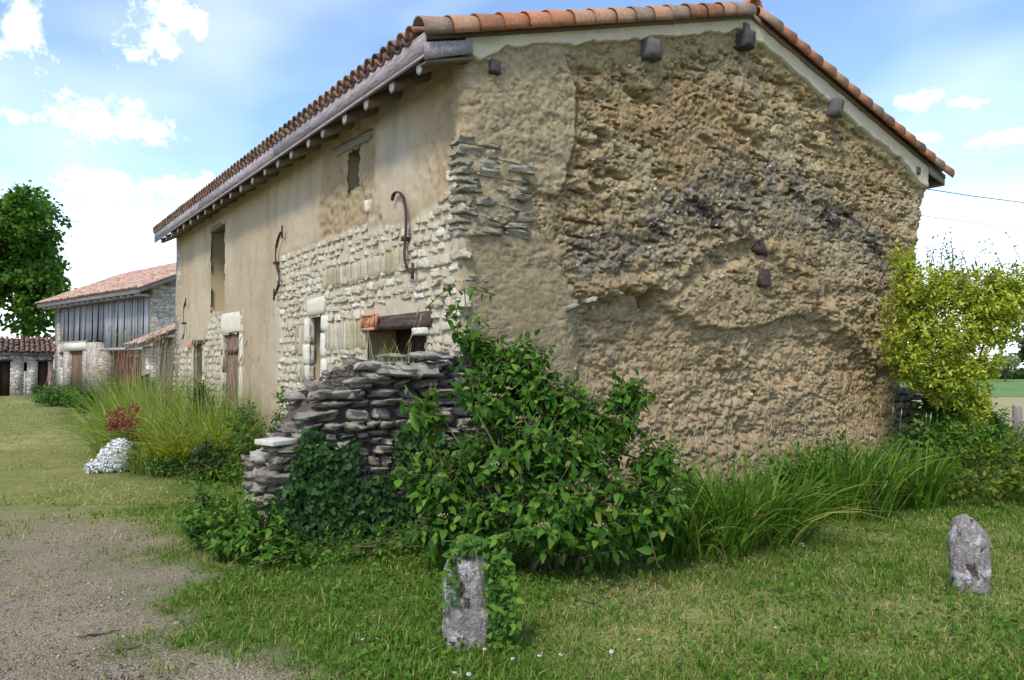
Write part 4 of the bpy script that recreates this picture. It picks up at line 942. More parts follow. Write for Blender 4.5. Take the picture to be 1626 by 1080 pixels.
# ------------------------------------------------------------------ golden shrub at the far gable corner
r = np.random.default_rng(4)
GB = cw(7.05, 12.0); gold = empty('golden_shrub', GB, 'bright yellow-green leafed shrub standing at the far gable corner', 'shrub')
EG = [(7.45, 11.9, 2.4, .6, .5, .55), (7.75, 11.9, 2.75, .38, .4, .42), (6.7, 11.8, 2.45, .95, .7, .7), (6.2, 11.6, 2.0, .7, .6, .45), (7.2, 11.9, 2.75, .75, .6, .45), (6.1, 11.6, 2.7, .45, .5, .45), (7.5, 12.0, 2.5, .45, .5, .4), (6.35, 11.6, 1.5, .55, .5, .35), (6.9, 11.8, 1.7, .6, .5, .35), (6.0, 11.7, 3.2, .25, .3, .3), (6.75, 11.7, 1.25, .55, .4, .35), (7.0, 11.75, .85, .3, .35, .4), (5.95, 11.5, 1.7, .4, .4, .3)]
EG = [(a, b, c, d * 1.1, e * 1.1, f * 1.08) for a, b, c, d, e, f in EG]
tips, outs = in_ell(2200, EG, r, .4)
P, T, Nn, S, tw = sprigs(tips, outs, r, 11, .28, .088, -.05, .75, .8)
# open sprays on top
tops = np.array([cw(r.uniform(6.4, 7.85), r.uniform(11.6, 12.2), r.uniform(3.0, 3.6)) for _ in range(46)] + [cw(r.uniform(6.45, 6.9), 12.0, r.uniform(3.2, 3.75)) for _ in range(14)]); to = norm(r.normal(size=(60, 3)) * .5 + np.array([0, 0, 1.]))
P2, T2, N2, S2, tw2 = sprigs(tops, to, r, 8, .5, .09, .1, .8, 1.2)
put_leaves(gold, GB, P, T, Nn, S, MT['golden'], 'narrow', 300, width=1.35, seed=2)
put_leaves(gold, GB, P2, T2, N2, S2, MT['weed'], 'narrow', 0, massname='top_spray_leaves', width=1.2, seed=3)
st = [(np.array([cw(6.95 + a, 12.0, 0), cw(6.9 + a * 1.5, 11.95, .9), cw(6.8 + a * 4, 11.9, 1.7), cw(6.8 + a * 7, 11.85, 2.6)]) - GB, np.array([.03, .026, .02, .008]), 6) for a in (-.08, -.02, .05, .1)]
obj('branches', tubes('branches', st + [(a - GB, b, 4) for a, b in tw2]), MT['stem'], gold)
# low yellowish regrowth under it and weeds round about
def leafy(name, label, cat, E, n, mat, kind, size, nleaf, length, seed, droop=.15, singles=0, group=None, shell=.4, width=1.0, upb=.6, stems=True):
    r = np.random.default_rng(seed); c = np.array(E[0]); B = cw(c[0], c[1]); ob = empty(name, B, label, cat, group)
    tips, outs = in_ell(n, E, r, shell); k = tips[:, 2] > .04; tips, outs = tips[k], outs[k]
    P, T, Nn, S, tw = sprigs(tips, outs, r, nleaf, length, size, droop, .85, upb)
    put_leaves(ob, B, P, T, Nn, S, mat, kind, singles, seed=seed, width=width)
    if stems:
        L = []
        for i in range(min(14, len(tips))):
            e = tips[r.integers(len(tips))] - B; s0 = np.array([r.normal(0, .08), r.normal(0, .08), -.02]) * 1.0; L.append((np.array([s0, (s0 + e) / 2 + np.array([0, 0, .06]), e]), np.array([.008, .006, .003]), 4))
        stuff(obj('stems', tubes('stems', L + [(a - B, b * .6, 3) for a, b in tw[:120]]), MT['stem'], ob))
    return ob
leafy('leafy_weed', 'leafy green weeds crowding the gable foot beside the strap leaves', 'weeds', [(2.9, 8.2, .4, .5, .35, .42), (3.6, 8.7, .45, .5, .3, .45), (1.5, 7.3, .4, .35, .35, .4), (4.2, 8.6, .3, .4, .35, .32)], 300, MT['weed'], 'ovate', .085, 7, .26, 24, .1)
leafy('leafy_weed', 'dense dark greenery under the golden shrub by the stone footing', 'weeds', [(6.1, 10.7, .5, .5, .35, .5), (6.8, 11.0, .55, .5, .4, .55), (7.4, 11.2, .45, .4, .35, .42), (6.45, 11.9, .7, .3, .3, .5)], 330, MT['weed'], 'ovate', .085, 7, .26, 25, .1)
leafy('weed_clump', 'mixed low weeds with yellowish leaves below the golden shrub', 'weeds', [(5.75, 9.3, .35, .75, .6, .42), (6.3, 9.6, .5, .6, .6, .5), (5.2, 8.9, .25, .5, .4, .28), (6.1, 8.8, .25, .5, .4, .3)], 260, MT['goldlow'], 'ovate', .085, 6, .24, 21, .1)
leafy('leafy_weed', 'dark green leafy weeds between the grass clumps and the golden shrub', 'weeds', [(4.6, 9.4, .35, .6, .5, .4), (5.3, 9.9, .55, .5, .5, .5)], 150, MT['weed'], 'ovate', .09, 6, .26, 22, .1)
leafy('ivy_mound', 'dark ivy-covered mound right of the golden shrub', 'ivy', [(7.6, 13.0, .4, .75, .6, .5), (7.45, 13.0, .85, .52, .5, .5), (7.25, 13.0, 1.25, .36, .35, .4)], 1300, MT['ivy'], 'ivy', .09, 6, .16, 23, .3, shell=.75)
obj('mound_core', mesh('core', *(lambda v, f: (v * np.array([.8, .6, 1.0]) + np.array([-.12, 0, .42]), f))(*rough_stone(77, 4, .75, .03, .05))), MT['rubble'], [o for o in C.objects if o.name == 'ivy_mound'][0])

# ------------------------------------------------------------------ ivy on the ruin and on the standing stone
r = np.random.default_rng(6)
IB = np.array([-1.3, -.5, 0]); ivy = empty('wall_ivy', IB, 'dark ivy creeping over the lower face of the ruined wall', 'ivy')
n = 4600; x = r.uniform(-2.15, .2, n); zz = r.random(n) ** 1.15 * 1.25
lim = np.interp(x, [-2.3, -2.0, -1.85, -1.6, -1.3, -.9, -.4, .1], [.3, .45, .9, .95, 1.0, 1.15, 1.2, 1.2]) + (fbm(x * 4, zz * 4, 3, 3) - .5) * .75
k = (zz < lim) & (fbm(x * 2.6, zz * 2.6, 8, 3) > .32 + .12 * zz); x, zz = x[k], zz[k]; n = len(x)
P = np.stack([x, -.43 - r.random(n) * .07, zz], -1); T = np.stack([r.normal(0, .6, n), r.normal(-.2, .2, n), r.normal(-.6, .5, n)], -1); Nn = np.stack([r.normal(0, .35, n), np.full(n, -1.), r.normal(.35, .3, n)], -1)
put_leaves(ivy, IB, P, T, Nn, r.uniform(.035, .075, n), MT['ivy'], 'ivy', 150, seed=5)
L = []
for i in range(26):
    x0 = r.uniform(-2.1, 0); pts = [(x0, -.43, .02)]
    for j in range(7): pts.append((pts[-1][0] + r.normal(0, .07), -.425 - r.random() * .02, pts[-1][2] + r.uniform(.06, .16)))
    L.append((np.array(pts) - IB, np.linspace(.007, .002, 8), 4))
obj('vine_stems', tubes('vine_stems', L), MT['bark'], ivy)

def standing_stone(name, loc, w, d, h, seed, lean, rz, label):
    V, Fs = cubegrid(14); V = V.copy(); V[:, 2] += .5
    t = V[:, 2]; ang = np.arctan2(V[:, 1], V[:, 0]); rad = np.max(np.abs(V[:, :2]), axis=1) * 2; rr_ = rad * .5 * (1 - .0 * rad)
    prof = np.interp(t, [0, .25, .6, .82, .94, 1], [.8, .96, 1.0, .94, .8, .62]); prof = prof * (1 - .25 * (t > .999) * rad * 0)
    sq = 1 / np.maximum(np.abs(np.cos(ang)) ** 2.6 + np.abs(np.sin(ang)) ** 2.6, 1e-6) ** (1 / 2.6)
    X = np.cos(ang) * rr_ * prof * sq * w; Y = np.sin(ang) * rr_ * prof * sq * d; Z = t * h - .12 * (1 - t) + .0
    Z = Z - np.where(t > .8, (t - .8) / .2 * (rad ** 2) * .045, 0) - np.maximum(X + .02, 0) * .55 * np.clip((t - .6) / .4, 0, 1)
    q_ = fbm(ang * 2.2 + seed, t * 7 + rad, seed, 4) - .5; X += np.cos(ang) * q_ * .05; Y += np.sin(ang) * q_ * .05; X += lean * t * h
    q2 = fbm(ang * 9 + seed, t * 26 + rad * 5, seed + 3, 3) - .5; X += np.cos(ang) * q2 * .022; Y += np.sin(ang) * q2 * .022
    return tag(obj(name, mesh(name, np.stack([X, Y, Z], -1), Fs, True), MT['stand'], None, loc, (0, 0, rz)), label, 'standing stone')
LS = cw(-.27, 4.5); RSN = cw(3.27, 5.55)
standing_stone('standing_stone', LS, .27, .24, .57, 3, .03, -YAW, 'ivy-capped lichened standing stone in the grass before the dark bush')
standing_stone('standing_stone', RSN, .25, .23, .54, 8, -.02, -YAW - .2, 'bare pale lichened standing stone on the lawn at the right')
r = np.random.default_rng(8)
vine = empty('stone_ivy', LS, 'fresh green ivy capping and trailing down the lichened stone', 'ivy')
n = 420; a = r.uniform(0, 2 * np.pi, n); u = r.random(n)
P1 = np.stack([np.cos(a) * .11 * np.sqrt(u) + .02, np.sin(a) * .1 * np.sqrt(u), .555 + r.random(n) * .06 - .05 * u], -1)[:220]
n2 = 300; la = r.uniform(.06, .22, n2); hh = r.random(n2) * .55; P2 = np.stack([.03 + la + .05 * (1 - hh), -.12 - r.random(n2) * .06, hh], -1)
n3 = 40; P3 = np.stack([r.normal(-.06, .02, n3), -.13 - r.random(n3) * .02, r.uniform(.25, .55, n3)], -1)
Q = np.concatenate([P1, P2, P3]); Qw = np.array([np.array([RGT[0] * p[0] + FWD[0] * p[1], RGT[1] * p[0] + FWD[1] * p[1], p[2]]) for p in Q]) + LS
T = r.normal(0, .6, (len(Q), 3)) + np.array([0, 0, -.25]); Nn = r.normal(0, .4, (len(Q), 3)) + np.array([-FWD[0], -FWD[1], .9])
put_leaves(vine, LS, Qw, T, Nn, r.uniform(.025, .05, len(Q)), MT['ivylight'], 'ivy', 0, seed=6)
k = 220 + np.arange(300)[np.argsort(hh)]; 
put_leaves(vine, LS, Qw[k[::6]] + np.array([.01, -.02, 0]), T[k[::6]], Nn[k[::6]], np.full(50, .06), MT['weed'], 'ovate', 50, seed=7)
obj('vine_stems', tubes('vine_stems', [(np.array([(RGT[0] * x_, RGT[1] * x_, 0) for x_ in (.12, .14, .1, .06)]) + np.array([(-FWD[0] * .14, -FWD[1] * .14, z_) for z_ in (0, .2, .4, .58)]), np.array([.006, .005, .004, .003]), 4)]), MT['stem'], vine)

# ------------------------------------------------------------------ strap-leaved clumps
def clump(name, label, lat, dep, rl_, rd, n, hmin, hmax, w, mat, seed, cat='grass clump', group=None, bend=.9, seeds=0):
    r = np.random.default_rng(seed); B = cw(lat, dep); ob = empty(name, B, label, cat, group)
    a = r.uniform(0, 2 * np.pi, n); q_ = np.sqrt(r.random(n)); l = q_ * np.cos(a) * rl_; d = q_ * np.sin(a) * rd
    bs = np.stack([RGT[0] * l + FWD[0] * d, RGT[1] * l + FWD[1] * d, np.zeros(n) - .02], -1)
    dr = norm(bs * np.array([1, 1, 0]) * 1.2 + r.normal(0, .6, (n, 3))); ln = r.uniform(hmin, hmax, n)
    v, f = strap_blades(bs, dr, ln, w * r.uniform(.6, 1.2, n), r, bend); o = obj('blades', mesh('blades', v, f, True), mat, ob); o['kind'] = 'stuff'
    if seeds:
        L = []
        for i in range(seeds):
            b = bs[r.integers(n)]; t = b + np.array([r.normal(0, .15), r.normal(0, .15), hmax * r.uniform(.95, 1.25)]); m = (b + t) / 2 + np.array([0, 0, .05])
            L.append((np.array([b, m, t]), np.array([.004, .003, .002]), 4)); L.append((np.array([t, t + np.array([.02, .0, .07]), t + np.array([.05, .01, .13])]), np.array([.004, .009, .002]), 5))
        obj('seed_stalks', tubes('seed_stalks', L), MT['seed'], ob)
    return ob
g_ = 'strap-leaved clumps along the gable'
clump('daylily_clump', 'arching strap-leaved clump right of the dark bush', 2.05, 7.15, .62, .5, 620, .55, 1.08, .011, MT['daylily'], 31, 'plant clump', g_)
clump('daylily_clump', 'low arching strap-leaved clump spilling onto the lawn beside the bush', 1.6, 6.6, .4, .35, 240, .4, .75, .011, MT['daylily'], 32, 'plant clump', g_)
clump('daylily_clump', 'upright dark strap-leaved clump at the middle of the gable foot', 3.55, 8.3, .5, .4, 420, .55, 1.1, .012, MT['daylily'], 33, 'plant clump', g_, .55)
clump('daylily_clump', 'narrow strap-leaved clump nearest the golden shrub', 4.4, 8.9, .45, .35, 300, .5, .95, .012, MT['daylily'], 34, 'plant clump', g_, .55)
clump('grass_fringe', 'thin grass with seed heads against the gable foot behind the clumps', 2.5, 8.9, 1.1, .2, 260, .4, .75, .005, MT['daylily'], 35, 'grass', None, .6, 26)
clump('grass_fringe', 'thin seeding grass at the gable foot near the far corner', 4.8, 10.4, 1.0, .2, 240, .35, .8, .006, MT['daylily'], 36, 'grass', None, .6, 16)
clump('grass_tuft', 'small grass tuft growing on top of the ruined wall', 0, 0, .22, .12, 40, .12, .42, .004, MT['drygrass'], 37, 'grass', None, .4, 3).location = (-.75, .1, 1.58)

# ------------------------------------------------------------------ flower bed along the front wall
def on(x, y):           # world -> (lat, dep)
    d = np.array([x, y]) - np.array([CAM.x, CAM.y]); return float(d @ RGT), float(d @ FWD)
def bclump(name, label, x, y, *a, **k):
    l, d = on(x, y); return clump(name, label, l, d, *a, **k)
gg = 'grasses in the front bed'
bclump('tall_grass', 'pale tall seeding grass before the shuttered door', -1.05, 9.6, .9, .9, 760, .85, 1.8, .008, MT['reed'], 41, 'grass', gg, .45, 60)
bclump('tall_grass', 'pale tall seeding grass at the far end of the front wall', -1.15, 12.5, .9, 1.0, 660, .9, 1.95, .009, MT['reed'], 42, 'grass', gg, .45, 50)
bclump('tall_grass', 'tall green grass in front of the plastered wall near the slit window', -.7, 7.3, .6, .7, 520, .7, 1.65, .008, MT['reed'], 43, 'grass', gg, .5, 36)
bclump('arching_grass', 'broad arching yellow-green grass clump in the middle of the front bed', -1.55, 7.2, .7, .8, 700, .7, 1.4, .01, MT['reed'], 44, 'grass', gg, .95)
bclump('arching_grass', 'arching bright green grass clump behind the white flowers', -1.9, 8.4, .6, .7, 600, .7, 1.4, .01, MT['reed'], 45, 'grass', gg, .95)
bclump('yellow_iris', 'yellow strap-leaved clump at the front of the bed', -1.5, 5.5, .5, .5, 420, .5, 1.05, .014, MT['yreed'], 46, 'plant clump', gg, .9)
bclump('yellow_iris', 'small upright yellow strap-leaved clump between bed and ruined wall', -1.25, 4.1, .3, .25, 90, .25, .5, .012, MT['yreed'], 47, 'plant clump', gg, .7)
bclump('arching_grass', 'loose arching grass clump in front of the slit window wall', -1.2, 5.9, .5, .6, 420, .6, 1.15, .01, MT['reed'], 73, 'grass', gg, .95)
bclump('yellow_iris', 'green strap-leaved clump hanging over the edge of the yard', -1.95, 5.6, .4, .35, 240, .4, .75, .01, MT['reed'], 48, 'plant clump', gg, 1.0)
bclump('tall_stalk', 'single tall seeding stalks in front of the plaster', -.5, 6.9, .12, .2, 26, .9, 1.75, .006, MT['reed'], 49, 'grass', None, .2, 6)
def bleafy(name, label, cat, pts, *a, **k):
    E = [(*on(p[0], p[1]), *p[2:]) for p in pts]; return leafy(name, label, cat, E, *a, **k)
bleafy('dark_shrub', 'small dark-leaved shrub at the front edge of the bed', 'shrub', [(-1.55, 4.35, .28, .34, .3, .28), (-1.35, 4.1, .2, .3, .3, .2)], 130, MT['ivy'], 'ovate', .085, 6, .18, 51, .1)
bleafy('green_shrub', 'leafy green plants between the yellow grass and the ruined wall', 'plants', [(-1.0, 4.6, .38, .4, .5, .4), (-.8, 5.2, .55, .4, .5, .5), (-1.2, 3.4, .2, .5, .4, .2)], 240, MT['weed'], 'ovate', .065, 7, .24, 52, .1)
bleafy('bed_foliage', 'feathery green plants rising in front of the shuttered door', 'plants', [(-.75, 8.4, .75, .35, .5, .6), (-.9, 8.0, 1.2, .22, .3, .3), (-.5, 6.2, .6, .3, .5, .5)], 190, MT['ivylight'], 'narrow', .1, 8, .3, 71, .05)
bleafy('bed_foliage', 'low bright green plants at the yard edge below the crimson flowers', 'plants', [(-2.2, 6.0, .2, .3, .3, .25), (-1.95, 5.0, .2, .35, .3, .22), (-1.7, 4.3, .12, .3, .3, .15)], 170, MT['ivylight'], 'narrow', .08, 7, .18, 72, .05)
bleafy('climbing_vine', 'thin vine with rounded leaves climbing by the masonry patch', 'vine', [(-.25, 5.1, 1.1, .14, .2, .3), (-.2, 4.5, .95, .2, .25, .14), (-.3, 5.2, .6, .16, .2, .4)], 60, MT['weed'], 'ovate', .085, 5, .16, 53, .1)
bleafy('nettle_patch', 'bushy light green weeds at the low end of the ruined wall', 'weeds', [(-2.4, -.45, .28, .36, .3, .34), (-2.25, -.75, .2, .36, .3, .24), (-2.55, .05, .3, .26, .3, .34)], 230, MT['weed'], 'ovate', .075, 7, .22, 54, .15, singles=120)
bleafy('creeping_weeds', 'low tangled weeds along the foot of the ruined wall', 'weeds', [(-1.7, -.95, .1, .5, .35, .16), (-1.2, -1.0, .12, .5, .35, .18), (-.9, -1.4, .1, .5, .3, .15), (-2.1, -1.15, .06, .45, .3, .12)], 220, MT['weed'], 'ovate', .055, 6, .16, 55, .2)
bleafy('fig_shoot', 'broad-leaved shoots standing above the far end of the bed', 'plant', [(-1.35, 15.5, 1.0, .3, .4, .35), (-.9, 14.2, 1.15, .35, .4, .2), (-1.2, 15.0, .5, .35, .4, .4)], 44, MT['weed'], 'ovate', .3, 4, .3, 56, .3, width=1.5)
bleafy('low_shrub', 'bright green low shrub before the barn wall', 'shrub', [(-1.75, 28.0, .45, .75, .8, .5), (-2.05, 29.0, .35, .6, .7, .4), (-1.4, 27.0, .4, .6, .6, .42)], 420, MT['ivylight'], 'ovate', .13, 6, .3, 57, .0)
bleafy('low_shrub', 'darker bluish green low shrub nearest the front bed', 'shrub', [(-1.3, 22.6, .42, .55, .5, .46)], 300, MT['weed'], 'ovate', .11, 6, .26, 58, .0)
bleafy('low_shrub', 'small feathery green plant at the far edge of the bed', 'shrub', [(-1.35, 18.0, .3, .4, .4, .35)], 150, MT['ivylight'], 'narrow', .1, 6, .24, 59, .0)
bleafy('shed_weeds', 'weeds growing at the foot of the little shed', 'weeds', [(-2.55, 41.5, .4, .5, .2, .42), (-1.95, 41.1, .35, .4, .2, .38), (-3.4, 42.0, .3, .3, .2, .3)], 200, MT['weed'], 'narrow', .18, 5, .4, 60, .0)
# white cushion and crimson valerian
r = np.random.default_rng(12)
l0, d0 = on(-2.5, 6.0); WB = cw(l0, d0); wf = empty('white_flowers', WB, 'dense cushion of small white flowers at the edge of the bed', 'flowers')
tips, outs = in_ell(1500, [(l0, d0, .14, .25, .25, .3), (l0 - .2, d0 - .1, .05, .16, .18, .14), (l0 + .1, d0 - .05, .22, .16, .16, .26)], r, .85); k = tips[:, 2] > .02; tips, outs = tips[k], outs[k]
n = len(tips); hi = (tips[:, 2] > .1) | (r.random(n) < .6)
put_leaves(wf, WB, tips[hi].repeat(4, 0) + r.normal(0, .012, (hi.sum() * 4, 3)), r.normal(size=(hi.sum() * 4, 3)), outs[hi].repeat(4, 0), np.full(hi.sum() * 4, .036), MT['white'], 'ovate', 0, massname='petals', width=1.5, seed=1)
put_leaves(wf, WB, tips.repeat(3, 0) - outs.repeat(3, 0) * .03, outs.repeat(3, 0) + r.normal(0, .5, (n * 3, 3)), r.normal(size=(n * 3, 3)), np.full(n * 3, .05), MT['silver'], 'narrow', 0, seed=2)
l0, d0 = on(-2.38, 6.5); VB = cw(l0, d0); rf = empty('red_valerian', VB, 'crimson flower heads on stems behind the white cushion', 'flowers')
heads = [(-.12, .86), (.0, .92), (.2, .97), (-.1, .74), (.06, .78), (.12, .66), (.0, .7), (.2, .76), (.16, .52), (.22, .4), (-.16, .68)]
L = []
for i, (a, z) in enumerate(heads):
    c = np.array([RGT[0] * a, RGT[1] * a, z * .93]) + FWD[0] * 0; L.append((np.array([(c[0] * .3, c[1] * .3 + .05, 0), (c[0] * .8, c[1] * .8, z * .5), c]), np.array([.005, .004, .003]), 4))
    pp = c + r.normal(0, .036, (60, 3)); dd = norm(pp - c)
    put_leaves(rf, (0, 0, 0), pp, dd, r.normal(size=(60, 3)), np.full(60, .04), MT['red'], 'ovate', 0, massname='flower_head', seed=i)
stuff(obj('stems', tubes('stems', L), MT['stem'], rf))
tips, outs = in_ell(60, [(l0 + .1, d0, .3, .22, .2, .3)], r, .5); P, T, Nn, S, tw = sprigs(tips, outs, r, 6, .15, .07, .1)
put_leaves(rf, VB, P, T, Nn, S, MT['weed'], 'narrow', 0, seed=9, width=1.3)

# ------------------------------------------------------------------ barn beyond the house
BR = np.array([2.85, 35.94]); BD = np.array([-.23674, .97157]); BN = np.array([-.97157, -.23674]); BLn = 14.62
barn = empty('barn', (BR[0], BR[1], 0), 'tall stone barn with grey vertical boarding and pale red tiled roof', 'barn')
barn.rotation_euler = (0, 0, math.atan2(BD[1], BD[0]))          # local x along the front, local y = away from the yard... see below
# local axes: x along the front from the near corner, y to the left of it = BN
BW = 9.0
def bbox(name, mat, *L, parent=None): return obj(name, boxes(name, list(L)), mat, parent or barn)
E0, RB = 5.75, 7.75            # wall head, ridge of barn
bbox('front_wall', MT['masonry'], (13.95, BLn, -.45, 0, -.4, E0 + .1), (9.2, 13.95, -.45, 0, 2.96, 3.05), (12.1, 13.04, -.45, 0, -.4, 2.96), (13.56, 13.95, -.45, 0, -.4, 2.96), (13.04, 13.56, -.45, 0, -.4, 1.38), (13.04, 13.56, -.45, 0, 2.32, 2.96), (9.2, 9.75, -.45, 0, -.4, 2.5), (13.95, BLn, -.46, -.451, -.4, 1))
bbox('stone_pier', MT['masonry'], (7.45, 9.2, -1.2, .0, -.4, 2.95))
bbox('stone_pier', MT['masonry'], (.0, .42, -1.2, .01, -.4, 2.4))
bbox('stone_lintel', MT['dressed'], (9.25, 12.75, -.42, .03, 2.47, 2.955))
bbox('slit_shade_panel', MT['dim'], (13.0, 13.6, -.5, -.4, 1.3, 2.4)); bbox('slit_lintel', MT['lintel'], (12.95, 13.75, -.3, .02, 2.325, 2.42))  # slit backed by a dark panel, coloured as the shade inside
d_ = bbox('barn_door', MT['darkdoor'], (9.76, 12.09, -.3, -.25, -.3, 2.46))
for i in range(2): bbox('door_leaf', MT['door'], (9.8 + i * 1.15, 10.92 + i * 1.15, -.24, -.18, -.3, 2.44), parent=d_)
gp = np.array([(0, 0, -.4), (0, -BW, -.4), (0, -BW, E0), (0, -BW / 2, RB), (0, 0, E0), (.45, 0, -.4), (.45, -BW, -.4), (.45, -BW, E0), (.45, -BW / 2, RB), (.45, 0, E0)])
obj('gable_wall', mesh('gw', gp, [np.array([[0, 1, 2, 3, 4], [9, 8, 7, 6, 5]]), np.array([[0, 4, 9, 5], [0, 5, 6, 1]])]), MT['masonry'], barn)
gp2 = gp.copy(); gp2[:, 0] += BLn - .45
obj('gable_wall', mesh('gw', gp2, [np.array([[0, 1, 2, 3, 4], [9, 8, 7, 6, 5]]), np.array([[0, 4, 9, 5], [0, 5, 6, 1]])]), MT['masonry'], barn)
bbox('rear_wall', MT['dim'], (0.5, BLn - .5, -BW, -BW + .4, -.4, E0)); bbox('interior_shade', MT['dim'], (.5, 13.9, -1.5, -1.4, -.4, E0))  # second box: dark sheet whose colour stands for the barn's inner shade
br = random.Random(8)
def boards(x0, x1, z0, z1, yb):
    x = x0
    while x < x1 - .08:
        w = br.uniform(.26, .42); w = min(w, x1 - x); top = z1
        V = boxV(x + .012, x + w - .02 - br.uniform(0, .05), yb - .03, yb, z0 - br.uniform(0, .1), top); V[4:, 0] += br.gauss(0, .03); V[:4, 1] += br.uniform(-.02, .1); V[:4, 0] += br.gauss(0, .05)
        obj('board', mesh('board', V, BOXF), MT['board'], barn); x += w
boards(6.65, 13.95, 3.07, E0, -.12); boards(.35, 6.6, 2.58, E0, -.05)
bbox('beam', MT['board'], (.2, 6.9, -.16, .04, 2.42, 2.56)); 
ga = bbox('barn_gate', MT['darkdoor'], (.42, 7.44, -1.3, -1.22, -.3, 2.7))
for i in range(12): bbox('plank', MT['gate'], (.44 + i * .58, 1.0 + i * .58, -1.21, -1.16, -.25, 2.5), parent=ga)
# barn roof
OV = .85; BS = (RB - E0) / (BW / 2)
broof = obj('roof', None, None, barn)
def brz(y): return RB + .05 - BS * abs(y + BW / 2)
xa, xb = -.45, BLn + .6; V = []
for y in (OV, -BW / 2, -BW - .3):
    for x in (xa, xb): V += [(x, y, brz(y)), (x, y, brz(y) + .06)]
V = np.array(V); obj('roof_deck', mesh('deck', V, np.array([[0, 2, 6, 4], [1, 5, 7, 3], [4, 6, 10, 8], [5, 9, 11, 7], [0, 1, 3, 2], [0, 4, 5, 1], [2, 3, 7, 6], [8, 10, 11, 9], [4, 8, 9, 5], [6, 7, 11, 10]])), MT['wood'], broof)
bbox('fascia_board', MT['fascia'], (xa, xb, OV - .01, OV + .02, brz(OV) - .2, brz(OV) + .04))
Vb = boxV(xa - .03, xa, OV, -BW / 2, 0, 0); zA, zB = brz(OV), brz(-BW / 2); Vb[:, 2] = [zA - .16, zA - .16, zB - .16, zB - .16, zA + .06, zA + .06, zB + .06, zB + .06]; obj('verge_board', mesh('vb', Vb, BOXF), MT['fascia'], barn)
for i in range(16): bbox('rafter', MT['raftend'], (.2 + i * .93, .3 + i * .93, .1, OV - .03, brz(OV) - .3, brz(OV) - .16))
sb_ = math.atan(BS); A = []; B_ = []
ny_ = int((OV + BW / 2) / math.cos(sb_) / .36) + 1; nx_ = int((xb - xa) / .25)
dn = np.array([0, math.cos(sb_), -math.sin(sb_)]); nm = np.array([0, math.sin(sb_), math.cos(sb_)]); sdv = np.cross(nm, dn); Rb = np.stack([dn, sdv, nm], 1)
for i in range(nx_ + 1):
    for j in range(ny_):
        y = OV + .06 - (j * .36 + .44) * math.cos(sb_); y = max(y, -BW / 2)
        M3 = Rb @ np.array(Matrix.Rotation(br.gauss(0, .03), 3, 'Z')) @ np.array(Matrix.Rotation(-.03, 3, 'Y')) * 1.15
        if i == 0: obj('verge_tile', VM, MT['barntile'], broof, mw=m4(M3, (xa + .05, y, brz(y) + .07)))
        else: A.append(M3); B_.append((xa + i * .25, y, brz(y) + .1 + br.gauss(0, .012)))
v, f = inst(TV, TF, np.array(A), np.array(B_)); stuff(obj('tile_field', mesh('tile_field', v, f), MT['barntile'], broof))
bbox('purlin_end', MT['wood'], (-.2, .0, -1.0, -.6, 5.75, 6.05))

# ------------------------------------------------------------------ little shed at far left
sp0 = cw(-24.66, 41.5); SRZ = math.atan2(CAM.y - sp0[1], CAM.x - sp0[0]) - math.pi / 2 + .03
shed = empty('stone_shed', sp0, 'low stone shed with two dark doorways and old tiled roof', 'shed', None, SRZ)
# local x runs to the left of the picture, local y toward the viewer
def sbox(name, mat, *L, parent=None): return obj(name, boxes(name, list(L)), mat, parent or shed)
sbox('front_wall', MT['masonry'], (-.02, .24, -.3, 0, -.3, 2.15), (.71, 1.2, -.3, 0, -.3, 2.15), (1.33, 1.94, -.3, 0, -.3, 2.15), (2.44, 4.4, -.3, 0, -.3, 2.15), (.24, .71, -.3, 0, 1.85, 2.15), (1.94, 2.44, -.3, 0, 1.85, 2.15), (1.2, 1.33, -.3, 0, -.3, 1.28), (1.2, 1.33, -.3, 0, 1.74, 2.15))
sbox('side_wall', MT['masonry'], (4.1, 4.4, -3.5, -.31, -.3, 2.3), (-.02, .26, -3.5, -.31, -.3, 2.3)); sbox('rear_wall', MT['dim'], (.27, 4.1, -3.5, -3.2, -.3, 2.9))
sbox('interior_shade', MT['dim'], (.27, 4.09, -1.5, -1.4, -.3, 2.2))  # dark sheet, its colour stands for the shade within the shed
for a in ((.12, .82), (1.86, 2.56)): sbox('wood_lintel', MT['lintel'], (*a, -.25, .03, 1.8, 1.9))
sbox('door', MT['darkdoor'], (.26, .69, -.28, -.24, -.2, 1.82)); sbox('door', MT['darkdoor'], (1.96, 2.42, -.28, -.24, -.2, 1.82))
sroof = obj('roof', None, None, shed); V = boxV(-.05, 4.7, -3.7, .3, 0, 0); V[:, 2] = [3.05, 3.05, 2.14, 2.14, 3.1, 3.1, 2.2, 2.2]; obj('roof_deck', mesh('d', V, BOXF), MT['wood'], sroof)
ss = math.atan(.9 / 4); dn = np.array([0, math.cos(ss), -math.sin(ss)]); nm = np.array([0, math.sin(ss), math.cos(ss)]); Rb = np.stack([dn, np.cross(nm, dn), nm], 1); A = []; B_ = []
for i in range(20):
    for j in range(12):
        y = .36 - (j * .34 + .44) * math.cos(ss); A.append(Rb @ np.array(Matrix.Rotation(br.gauss(0, .05), 3, 'Z')) @ np.array(Matrix.Rotation(-.03, 3, 'Y')) * 1.1); B_.append((i * .24, y, 2.21 + (.3 - y) * .9 / 4 + .06 + br.gauss(0, .02)))
v, f = inst(TV, TF, np.array(A), np.array(B_)); stuff(obj('tile_field', mesh('tile_field', v, f), MT['oldtile'], sroof))
